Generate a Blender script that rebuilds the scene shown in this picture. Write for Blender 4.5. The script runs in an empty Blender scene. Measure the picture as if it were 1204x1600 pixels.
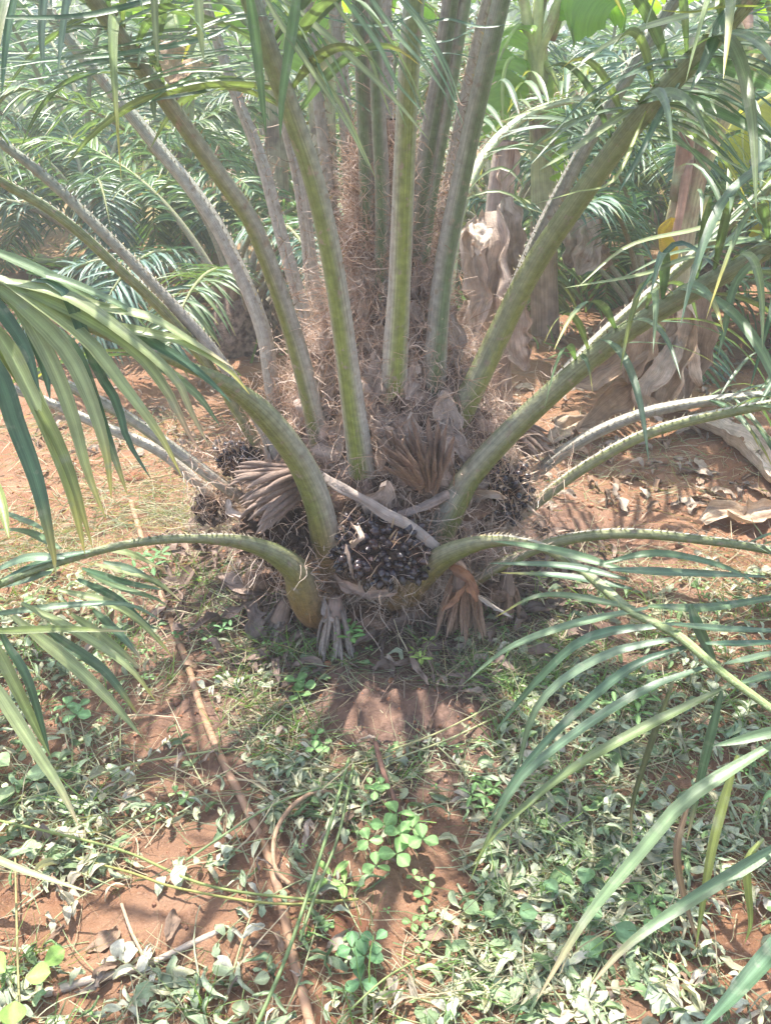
import bpy, math, random
import numpy as np
from mathutils import Vector, Matrix

# ------------------------------------------------------------------ camera, sky, sun, exposure
SC = bpy.context.scene
COL = SC.collection
CAM_H, PITCH, VFOV = 1.5, math.radians(29.0), math.radians(65.0)
cam_data = bpy.data.cameras.new("camera")
cam_data.sensor_fit = 'VERTICAL'
cam_data.angle = VFOV
cam_data.clip_start = 0.02
cam_data.clip_end = 500
cam = bpy.data.objects.new("camera", cam_data)
cam.location = (0, 0, CAM_H)
cam.rotation_euler = (math.pi / 2 - PITCH, 0, 0)
COL.objects.link(cam)
SC.camera = cam

SUN_AZ, SUN_EL = math.radians(-28), math.radians(69)
world = bpy.data.worlds.new("World")
SC.world = world
world.use_nodes = True
wn = world.node_tree.nodes
sky = wn.new("ShaderNodeTexSky")
sky.sky_type = 'NISHITA'
sky.sun_disc = False
sky.sun_elevation = SUN_EL
sky.sun_rotation = SUN_AZ
sky.dust_density = 2.5
sky.air_density = 1.0
world.node_tree.links.new(sky.outputs[0], wn["Background"].inputs[0])
wn["Background"].inputs[1].default_value = 0.15

sun_data = bpy.data.lights.new("sun", 'SUN')
sun_data.energy = 4.3
sun_data.angle = math.radians(0.6)
sun_data.color = (1.0, 0.94, 0.86)
sun = bpy.data.objects.new("sun", sun_data)
S = Vector((math.sin(SUN_AZ) * math.cos(SUN_EL), math.cos(SUN_AZ) * math.cos(SUN_EL), math.sin(SUN_EL)))
sun.rotation_euler = (-S).to_track_quat('-Z', 'Y').to_euler()
sun.location = (3, 4, 8)
COL.objects.link(sun)

SC.view_settings.view_transform = 'Standard'
SC.view_settings.look = 'None'
SC.view_settings.gamma = 1.0
SC.view_settings.use_curve_mapping = False
SC.view_settings.exposure = 1.7
SC.render.engine = 'CYCLES'
SC.cycles.max_bounces = 6
SC.cycles.diffuse_bounces = 3
SC.cycles.transmission_bounces = 3
SC.cycles.glossy_bounces = 2
SC.cycles.volume_bounces = 1
SC.cycles.use_adaptive_sampling = True
SC.cycles.adaptive_threshold = 0.03
SC.cycles.caustics_reflective = False
SC.cycles.caustics_refractive = False

HAZE = 0.0105
rng = np.random.default_rng(7)
random.seed(7)

# ------------------------------------------------------------------ photograph pixels to places
FPX = 800 / math.tan(VFOV / 2)
CP, SP = math.cos(PITCH), math.sin(PITCH)
def ray(px, py):
    u, v = (px - 602) / FPX, -(py - 800) / FPX
    return np.array([u, CP + v * SP, -SP + v * CP])
def at(px, py, Y):
    d = ray(px, py)
    return np.array([0, 0, CAM_H]) + d * (Y / d[1])
def atz(px, py, z):
    d = ray(px, py)
    return np.array([0, 0, CAM_H]) + d * ((z - CAM_H) / d[2])
def project(P):
    q = np.atleast_2d(P) - np.array([0, 0, CAM_H])
    dep = q[:, 1] * CP - q[:, 2] * SP
    up = q[:, 1] * SP + q[:, 2] * CP
    dd = np.maximum(dep, 1e-3)
    return np.stack([602 + FPX * q[:, 0] / dd, 800 - FPX * up / dd, dep], 1)

# ------------------------------------------------------------------ noise and small maths
def _hash(ix, iy, seed):
    h = np.sin(ix * 127.1 + iy * 311.7 + seed * 74.7) * 43758.5453
    return h - np.floor(h)
def vn(x, y, seed=0):
    x = np.asarray(x, float); y = np.asarray(y, float)
    ix, iy = np.floor(x), np.floor(y)
    fx, fy = x - ix, y - iy
    fx = fx * fx * (3 - 2 * fx); fy = fy * fy * (3 - 2 * fy)
    a, b = _hash(ix, iy, seed), _hash(ix + 1, iy, seed)
    c, d = _hash(ix, iy + 1, seed), _hash(ix + 1, iy + 1, seed)
    return (a + (b - a) * fx) * (1 - fy) + (c + (d - c) * fx) * fy
def nrm(v):
    v = np.asarray(v, float)
    return v / np.maximum(np.linalg.norm(v, axis=-1, keepdims=True), 1e-9)
def spline(pts, n):
    """Catmull-Rom through pts, resampled evenly to n points."""
    P = np.asarray(pts, float)
    if len(P) == 2:
        t = np.linspace(0, 1, n)[:, None]
        return P[0] * (1 - t) + P[1] * t
    Q = np.vstack([2 * P[0] - P[1], P, 2 * P[-1] - P[-2]])
    out = []
    for i in range(1, len(Q) - 2):
        t = np.linspace(0, 1, 16, endpoint=False)[:, None]
        a, b, c, d = Q[i - 1], Q[i], Q[i + 1], Q[i + 2]
        out.append(.5 * (2 * b + (c - a) * t + (2 * a - 5 * b + 4 * c - d) * t ** 2 + (3 * b - a - 3 * c + d) * t ** 3))
    C = np.vstack(out + [P[-1:]])
    s = np.r_[0, np.cumsum(np.linalg.norm(np.diff(C, axis=0), axis=1))]
    q = np.linspace(0, s[-1], n)
    return np.stack([np.interp(q, s, C[:, k]) for k in range(3)], 1)
def arclen(C):
    return np.r_[0, np.cumsum(np.linalg.norm(np.diff(C, axis=0), axis=1))]

# ------------------------------------------------------------------ mesh collecting
class MB:
    def __init__(self):
        self.v, self.c, self.s, self.q, self.t, self.n = [], [], [], [], [], 0
    def add(self, v, quads=None, tris=None, col=(1, 1, 1), st=None):
        v = np.asarray(v, float).reshape(-1, 3)
        c = np.asarray(col, float)
        if c.ndim == 1: c = np.tile(c, (len(v), 1))
        s = np.zeros((len(v), 3)) if st is None else np.asarray(st, float).reshape(-1, 3)
        self.v.append(v); self.c.append(c.reshape(-1, 3)); self.s.append(s)
        if quads is not None and len(quads): self.q.append(np.asarray(quads, int) + self.n)
        if tris is not None and len(tris): self.t.append(np.asarray(tris, int) + self.n)
        self.n += len(v)
    def mesh(self, name, mat, smooth=True):
        v = np.vstack(self.v); c = np.vstack(self.c); s = np.vstack(self.s)
        q = np.vstack(self.q) if self.q else np.zeros((0, 4), int)
        t = np.vstack(self.t) if self.t else np.zeros((0, 3), int)
        me = bpy.data.meshes.new(name)
        me.vertices.add(len(v)); me.vertices.foreach_set("co", v.astype(np.float32).ravel())
        loops = np.concatenate([q.ravel(), t.ravel()])
        me.loops.add(len(loops)); me.loops.foreach_set("vertex_index", loops.astype(np.int32))
        me.polygons.add(len(q) + len(t))
        starts = np.concatenate([np.arange(len(q)) * 4, len(q) * 4 + np.arange(len(t)) * 3])
        me.polygons.foreach_set("loop_start", starts.astype(np.int32))
        me.update(calc_edges=True)
        me.polygons.foreach_set("use_smooth", np.full(len(q) + len(t), smooth))
        a = me.attributes.new("Col", 'FLOAT_COLOR', 'POINT')
        a.data.foreach_set("color", np.hstack([c, np.ones((len(c), 1))]).astype(np.float32).ravel())
        a = me.attributes.new("st", 'FLOAT_VECTOR', 'POINT')
        a.data.foreach_set("vector", s.astype(np.float32).ravel())
        me.materials.append(mat)
        me.update()
        return me

def link(name, data, parent=None, loc=None):
    o = bpy.data.objects.new(name, data)
    COL.objects.link(o)
    if parent is not None: o.parent = parent
    if loc is not None: o.location = loc
    return o
def tag(o, label=None, cat=None, group=None, kind=None):
    for k, v in (("label", label), ("category", cat), ("group", group), ("kind", kind)):
        if v: o[k] = v
    return o
def empty(name, loc, label=None, cat=None, group=None):
    e = link(name, None, None, loc)
    e.empty_display_size = .1
    return tag(e, label, cat, group)
def build(mb, name, mat, parent=None, smooth=True, kind=None, local=False):
    """Mesh given in world coordinates; children of an Empty get the offset back."""
    o = link(name, mb.mesh(name, mat, smooth), parent)
    if parent is not None and not local:
        p, off = parent, Vector((0, 0, 0))
        while p is not None:
            off += p.location; p = p.parent
        o.location = -off
    if kind: o["kind"] = kind
    return o

def sheet(mb, G, col, st=None, closed=False):
    """G (n,m,3) grid to quads."""
    n, m = G.shape[:2]
    i, j = np.meshgrid(np.arange(n - 1), np.arange(m if closed else m - 1), indexing='ij')
    j2 = (j + 1) % m
    quads = np.stack([i * m + j, i * m + j2, (i + 1) * m + j2, (i + 1) * m + j], -1).reshape(-1, 4)
    if st is None:
        a, b = np.meshgrid(np.linspace(0, 1, n), np.linspace(0, 1, m), indexing='ij')
        st = np.stack([a, b, a * 0], -1)
    c = np.asarray(col, float)
    if c.ndim == 3: c = c.reshape(-1, 3)
    mb.add(G.reshape(-1, 3), quads, None, c, st.reshape(-1, 3))
def frames(C, hint):
    T = nrm(np.gradient(C, axis=0))
    h = np.broadcast_to(np.asarray(hint, float), C.shape)
    B = nrm(np.cross(T, h))
    N = np.cross(B, T)
    return T, B, N
def tube(mb, C, r, col, k=8, hint=(0, 0.3, 1), cap=True, seed=0):
    C = np.asarray(C, float)
    r = np.broadcast_to(np.asarray(r, float), (len(C),)).copy()
    T, B, N = frames(C, np.asarray(hint) + np.array([.013, .007, .003]))
    a = np.linspace(0, 2 * np.pi, k, endpoint=False)
    G = C[:, None] + r[:, None, None] * (np.cos(a)[None, :, None] * B[:, None] + np.sin(a)[None, :, None] * N[:, None])
    s = arclen(C)
    st = np.stack(np.broadcast_arrays(s[:, None] * 3, a[None] / 6.283, np.float64(seed)), -1)
    c = np.asarray(col, float)
    if c.ndim == 2: c = np.repeat(c[:, None], k, 1)
    n0 = mb.n
    sheet(mb, G, c, st, closed=True)
    if cap:
        for e, idx in ((0, 0), (len(C) - 1, (len(C) - 1) * k)):
            cc = c if c.ndim == 1 else c[e, 0]
            mb.add(C[e][None], None, None, cc)
            m = mb.n - 1
            f = [[idx + n0 + (j + 1) % k, idx + n0 + j, m] if e == 0 else [idx + n0 + j, idx + n0 + (j + 1) % k, m] for j in range(k)]
            mb.t.append(np.array(f))
def ribbons(mb, P, W, side, col):
    """P (n,k,3) centre lines, W (k,) or (n,k) half widths, side (n,3) or (n,k,3), col (n,3)."""
    n, k = P.shape[:2]
    W = np.broadcast_to(W, (n, k))
    if side.ndim == 2: side = np.repeat(side[:, None], k, 1)
    V = np.stack([P - side * W[..., None], P + side * W[..., None]], 2)       # n,k,2,3
    base = (np.arange(n) * k * 2)[:, None] + (np.arange(k - 1) * 2)[None]
    q = np.stack([base, base + 1, base + 3, base + 2], -1).reshape(-1, 4)
    c = np.repeat(np.asarray(col)[:, None], k * 2, 1).reshape(-1, 3)
    t = np.broadcast_to(np.linspace(0, 1, k)[None, :, None], (n, k, 2))
    b = np.broadcast_to(np.array([0., 1.])[None, None], (n, k, 2))
    r = np.broadcast_to(np.arange(n)[:, None, None] * .37, (n, k, 2))
    mb.add(V.reshape(-1, 3), q, None, c, np.stack([t, b, r], -1).reshape(-1, 3))

def leaflet(mb, C, w, hint, col, tipcol=None, fold=.35, prof=None, n=12, tw=0.0, rnd=0.0):
    """One folded palm leaflet: a V-shaped blade along the centre line C."""
    C = spline(C, n)
    t = np.linspace(0, 1, n)
    T, B, N = frames(C, hint)
    if tw:
        a = tw * t[:, None]
        B, N = B * np.cos(a) + N * np.sin(a), N * np.cos(a) - B * np.sin(a)
    W = w * (np.clip(.35 + 2.6 * t, 0, 1) * (1 - t ** 2.6) ** .85 + .02) if prof is None else w * prof(t)
    f = np.broadcast_to(fold, t.shape)
    e1 = C - B * (W * np.cos(f))[:, None] + N * (W * np.sin(f))[:, None]
    e2 = C + B * (W * np.cos(f))[:, None] + N * (W * np.sin(f))[:, None]
    m1 = (C + e1) / 2 - N * (W * .06)[:, None]; m2 = (C + e2) / 2 - N * (W * .06)[:, None]
    G = np.stack([e1, m1, C, m2, e2], 1)
    c = np.asarray(col, float)
    cc = np.repeat(np.tile(c, (n, 1))[:, None], 5, 1)
    if tipcol is not None:
        k = np.clip((t - .72) / .28, 0, 1)[:, None, None]
        cc = cc * (1 - k) + np.asarray(tipcol) * k
    cc[:, 2] *= 1.5                                   # paler midrib
    st = np.stack(np.broadcast_arrays(t[:, None] * 4, np.array([0, .25, .5, .75, 1.])[None], rnd), -1)
    sheet(mb, G, cc, st)

# ------------------------------------------------------------------ materials
def make_mat(name, rough=.6, spec=.3, transl=0.0, tcol=(1.2, 1.3, .6), streak=0.0, streak_scale=(2, 30), nscale=30, namp=.25, bump=.0, bscale=80,
             second=None, sscale=8, sat=0.0, sheen=0.0, edge=(.45, .65)):
    m = bpy.data.materials.new(name); m.use_nodes = True
    nt = m.node_tree; nd, lk = nt.nodes, nt.links
    P = nd["Principled BSDF"]; out = nd["Material Output"]
    at_ = nd.new("ShaderNodeAttribute"); at_.attribute_name = "Col"
    c = at_.outputs["Color"]
    tc = nd.new("ShaderNodeTexCoord")
    oi = nd.new("ShaderNodeObjectInfo")
    n1 = nd.new("ShaderNodeTexNoise"); n1.inputs["Scale"].default_value = nscale; n1.inputs["Detail"].default_value = 4
    lk.new(tc.outputs["Object"], n1.inputs["Vector"])
    mr = nd.new("ShaderNodeMapRange"); mr.inputs[1].default_value = .25; mr.inputs[2].default_value = .75
    mr.inputs[3].default_value = 1 - namp; mr.inputs[4].default_value = 1 + namp
    lk.new(n1.outputs[0], mr.inputs[0])
    fac = mr.outputs[0]
    if streak:
        sa = nd.new("ShaderNodeAttribute"); sa.attribute_name = "st"
        mp = nd.new("ShaderNodeMapping"); mp.inputs["Scale"].default_value = (streak_scale[0], streak_scale[1], 5)
        lk.new(sa.outputs["Vector"], mp.inputs[0])
        n2 = nd.new("ShaderNodeTexNoise"); n2.inputs["Scale"].default_value = 1; n2.inputs["Detail"].default_value = 3
        lk.new(mp.outputs[0], n2.inputs["Vector"])
        m2 = nd.new("ShaderNodeMapRange"); m2.inputs[1].default_value = .25; m2.inputs[2].default_value = .75
        m2.inputs[3].default_value = 1 - streak; m2.inputs[4].default_value = 1 + streak
        lk.new(n2.outputs[0], m2.inputs[0])
        mu = nd.new("ShaderNodeMath"); mu.operation = 'MULTIPLY'
        lk.new(fac, mu.inputs[0]); lk.new(m2.outputs[0], mu.inputs[1]); fac = mu.outputs[0]
    orr = nd.new("ShaderNodeMapRange"); orr.inputs[3].default_value = .85; orr.inputs[4].default_value = 1.15
    lk.new(oi.outputs["Random"], orr.inputs[0])
    mu = nd.new("ShaderNodeMath"); mu.operation = 'MULTIPLY'
    lk.new(fac, mu.inputs[0]); lk.new(orr.outputs[0], mu.inputs[1]); fac = mu.outputs[0]
    if second is not None:
        n3 = nd.new("ShaderNodeTexNoise"); n3.inputs["Scale"].default_value = sscale; n3.inputs["Detail"].default_value = 5
        lk.new(tc.outputs["Object"], n3.inputs["Vector"])
        r3 = nd.new("ShaderNodeMapRange"); r3.inputs[1].default_value = edge[0]; r3.inputs[2].default_value = edge[1]
        lk.new(n3.outputs[0], r3.inputs[0])
        mx3 = nd.new("ShaderNodeMix"); mx3.data_type = 'RGBA'
        lk.new(r3.outputs[0], mx3.inputs[0]); lk.new(c, mx3.inputs[6]); mx3.inputs[7].default_value = (*second, 1)
        c = mx3.outputs[2]
    vm = nd.new("ShaderNodeVectorMath"); vm.operation = 'SCALE'
    lk.new(c, vm.inputs[0]); lk.new(fac, vm.inputs["Scale"])
    c = vm.outputs[0]
    lk.new(c, P.inputs["Base Color"])
    P.inputs["Roughness"].default_value = rough
    P.inputs["Specular IOR Level"].default_value = spec
    if bump:
        nb = nd.new("ShaderNodeTexNoise"); nb.inputs["Scale"].default_value = bscale; nb.inputs["Detail"].default_value = 5
        lk.new(tc.outputs["Object"], nb.inputs["Vector"])
        b = nd.new("ShaderNodeBump"); b.inputs["Strength"].default_value = bump; b.inputs["Distance"].default_value = .01
        lk.new(nb.outputs[0], b.inputs["Height"]); lk.new(b.outputs[0], P.inputs["Normal"])
    if transl:
        tr = nd.new("ShaderNodeBsdfTranslucent")
        vt = nd.new("ShaderNodeVectorMath"); vt.operation = 'MULTIPLY'; vt.inputs[1].default_value = tcol
        lk.new(c, vt.inputs[0]); lk.new(vt.outputs[0], tr.inputs[0])
        mx = nd.new("ShaderNodeMixShader"); mx.inputs[0].default_value = transl
        lk.new(P.outputs[0], mx.inputs[1]); lk.new(tr.outputs[0], mx.inputs[2])
        lk.new(mx.outputs[0], out.inputs[0])
    return m

M = {}
M['leaflet'] = make_mat("palm_leaflet", .42, .5, .28, (1.3, 1.45, .6), .26, (.8, 11), 22, .22, .08, 200, second=(.30, .32, .24), sscale=30, edge=(.58, .85))
M['petiole'] = make_mat("leaf_stalk", .5, .4, 0, streak=.34, streak_scale=(3, 34), nscale=60, namp=.28, bump=.35, bscale=190, second=(.235, .20, .145), sscale=42, edge=(.60, .70))
M['fibre'] = make_mat("fibre", .85, .2, .15, (1.2, 1, .8), nscale=12, namp=.3)
M['bark'] = make_mat("fibrous_bark", .95, .1, 0, nscale=26, namp=.45, bump=1.0, bscale=110, second=(.07, .045, .035), sscale=18)
M['dry'] = make_mat("dry_tissue", .85, .15, .08, (1.1, .95, .75), .28, (2, 22), 30, .25, .35, 120)
M['spike'] = make_mat("spikelet", .9, .1, 0, streak=.25, streak_scale=(14, 5), nscale=90, namp=.3, bump=.6, bscale=260)
M['fruit'] = make_mat("palm_fruit", .24, .6, 0, nscale=60, namp=.3)
M['weed'] = make_mat("weed_leaf", .6, .3, .3, (1.5, 1.6, .5), .15, (2, 9), 40, .2)
M['litter'] = make_mat("wilted_leaf", .75, .2, .22, (1.3, 1.3, .6), .22, (3, 12), 40, .25, .2, 120)
M['banana'] = make_mat("banana_leaf", .45, .4, .5, (1.8, 2.0, .45), .16, (30, 1.5), 8, .12)
M['bstem'] = make_mat("banana_stem", .6, .3, 0, streak=.3, streak_scale=(2, 7), nscale=14, namp=.35, bump=.5, bscale=50, second=(.22, .145, .105), sscale=5, edge=(.5, .62))
M['hose'] = make_mat("dusty_hose", .75, .25, 0, streak=.1, streak_scale=(6, 2), nscale=25, namp=.3, bump=.15, second=(.30, .19, .13), sscale=14)
M['clod'] = make_mat("soil_clod", 1, .05, 0, nscale=60, namp=.35, bump=.8, bscale=120)
# ------------------------------------------------------------------ ground
PALM = np.array([0.0, 2.32, 0.0])
MOUND = atz(610, 1125, 0)
def gh(x, y):
    """Height of the ground, without its finest grain."""
    x = np.asarray(x, float); y = np.asarray(y, float)
    h = .05 * (vn(x * .7, y * .7, 1) - .5) + .035 * (vn(x * 2.3, y * 2.3, 2) - .5) + .018 * (vn(x * 7, y * 7, 3) - .5)
    h += .06 * np.exp(-((x - PALM[0]) ** 2 + (y - PALM[1]) ** 2) / .45)
    h += .022 * (.4 + 1.2 * vn(x * 14, y * 14, 15)) * np.exp(-(((x - MOUND[0]) / .15) ** 2 + ((y - MOUND[1]) / .08) ** 2))
    r = np.hypot(x - 1.75, y - 3.35)
    h += .16 * np.exp(-(r / .55) ** 2)                       # earthed-up row under the nearest banana
    return h
def ghf(x, y):
    h = gh(x, y)
    h += .018 * (vn(x * 19, y * 19, 4) - .5) + .013 * (vn(x * 43, y * 43, 5) - .5) + .006 * (vn(x * 90, y * 90, 6) - .5)
    c = vn(x * 30, y * 30, 8)
    return h + .03 * np.clip(c - .66, 0, 1) + .02 * np.clip(vn(x * 55, y * 55, 9) - .7, 0, 1)
def gpt(px, py, dz=0.0):
    p = atz(px, py, 0)
    for _ in range(4):
        p = atz(px, py, float(gh(p[0], p[1])) + dz)
    return p
gx = np.r_[-70, -45, -30, -20, -14, -10, -7.5, -5.5, -4.2, -3.4, -2.8, -2.4, np.arange(-2.1, 2.1, .0115), 2.1, 2.4, 2.8, 3.4, 4.2, 5.5, 7.5, 10, 14, 20, 30, 45, 70]
gy = np.r_[-8, -4, -2, -1, -.2, .2, np.arange(.45, 3.2, .0115), np.arange(3.2, 6, .04), np.arange(6, 12, .15), np.arange(12, 22, .6), 24, 28, 34, 42, 55, 75, 110]
X, Y = np.meshgrid(gx, gy, indexing='ij')
Z = ghf(X, Y)
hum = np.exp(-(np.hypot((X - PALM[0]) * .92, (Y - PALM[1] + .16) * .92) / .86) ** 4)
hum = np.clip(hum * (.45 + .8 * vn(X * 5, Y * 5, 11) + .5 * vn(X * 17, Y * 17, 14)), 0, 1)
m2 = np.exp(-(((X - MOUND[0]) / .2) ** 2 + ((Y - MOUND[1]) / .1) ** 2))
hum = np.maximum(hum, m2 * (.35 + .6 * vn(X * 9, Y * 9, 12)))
grn = np.clip((Y - 6.5) / 3, 0, 1) * np.clip(vn(X * .6, Y * .6, 13) * 1.6 - .3, 0, 1)
mb = MB()
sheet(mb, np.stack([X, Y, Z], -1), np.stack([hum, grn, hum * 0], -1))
soil = bpy.data.materials.new("red_soil"); soil.use_nodes = True
nt = soil.node_tree; nd, lk = nt.nodes, nt.links
def node(t, **k):
    n = nd.new(t)
    for a, b in k.items(): n.inputs[a].default_value = b
    return n
geo = nd.new("ShaderNodeNewGeometry")
def noise(scale, detail=5, rough=.6):
    n = node("ShaderNodeTexNoise", Scale=scale, Detail=detail, Roughness=rough); lk.new(geo.outputs["Position"], n.inputs["Vector"]); return n.outputs[0]
def ramp(f, a, b, lo=0., hi=1.):
    n = nd.new("ShaderNodeMapRange")
    for i, v in enumerate((a, b, lo, hi)): n.inputs[i + 1].default_value = v
    lk.new(f, n.inputs[0]); return n.outputs[0]
def mix(f, a, b):
    n = nd.new("ShaderNodeMix"); n.data_type = 'RGBA'
    if isinstance(f, float): n.inputs[0].default_value = f
    else: lk.new(f, n.inputs[0])
    for i, v in ((6, a), (7, b)):
        if isinstance(v, tuple): n.inputs[i].default_value = (*v, 1)
        else: lk.new(v, n.inputs[i])
    return n.outputs[2]
ca = nd.new("ShaderNodeAttribute"); ca.attribute_name = "Col"
sep = nd.new("ShaderNodeSeparateColor"); lk.new(ca.outputs["Color"], sep.inputs[0])
c = mix(ramp(noise(3.5), .35, .65), (.215, .112, .062), (.29, .172, .108))
c = mix(ramp(noise(22), .5, .7, 0, .7), c, (.18, .085, .05))
c = mix(ramp(noise(130, 3), .58, .7, 0, .6), c, (.40, .25, .165))
c = mix(ramp(noise(70, 4), .6, .72, 0, .6), c, (.17, .10, .07))
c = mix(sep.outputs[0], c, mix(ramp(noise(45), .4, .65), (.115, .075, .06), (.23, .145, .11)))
c = mix(sep.outputs[1], c, mix(ramp(noise(14), .4, .6), (.13, .17, .06), (.22, .20, .10)))
P = nd["Principled BSDF"]; lk.new(c, P.inputs["Base Color"]); P.inputs["Roughness"].default_value = .95; P.inputs["Specular IOR Level"].default_value = .15
bp = node("ShaderNodeBump", Strength=.9, Distance=.009); lk.new(noise(160, 6, .7), bp.inputs["Height"]); lk.new(bp.outputs[0], P.inputs["Normal"])
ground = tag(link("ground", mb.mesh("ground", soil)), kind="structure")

# ------------------------------------------------------------------ the oil palm
palm = empty("oil_palm", PALM, "young oil palm with thorny green stalks and black fruit bunches in the foreground", "palm tree")
def core_r(z):
    return np.interp(z, [0, .1, .25, .4, .55, .7, .85, 1.0, 1.2, 1.4], [.33, .37, .40, .38, .33, .25, .165, .115, .08, .04])
zz = np.linspace(-.05, 1.38, 70); aa = np.linspace(0, 2 * np.pi, 110, endpoint=False)
ZZ, AA = np.meshgrid(zz, aa, indexing='ij')
R = core_r(ZZ) * (1 + .16 * (vn(AA * 5, ZZ * 14, 21) - .5) + .14 * (vn(AA * 16, ZZ * 30, 22) - .5))
R *= (1 + .05 * np.sin(AA * 8 + ZZ * 9))
G = np.stack([PALM[0] + R * np.cos(AA), PALM[1] + R * np.sin(AA), ZZ], -1)
k = vn(AA * 9, ZZ * 22, 23)[..., None]
colr = np.array([.29, .20, .155]) * (1 - k) + np.array([.48, .37, .30]) * k
mb = MB(); sheet(mb, G, colr, np.stack([ZZ * 8, AA, ZZ * 0], -1), closed=True)
trunk = build(mb, "trunk", M['bark'], palm)

OLIVE, LIME, BLUE = (.15, .175, .048), (.175, .215, .048), (.115, .165, .08)
GREY, MAUVE, BROWN, RUST = (.30, .282, .24), (.31, .255, .225), (.27, .16, .10), (.32, .14, .07)
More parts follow.
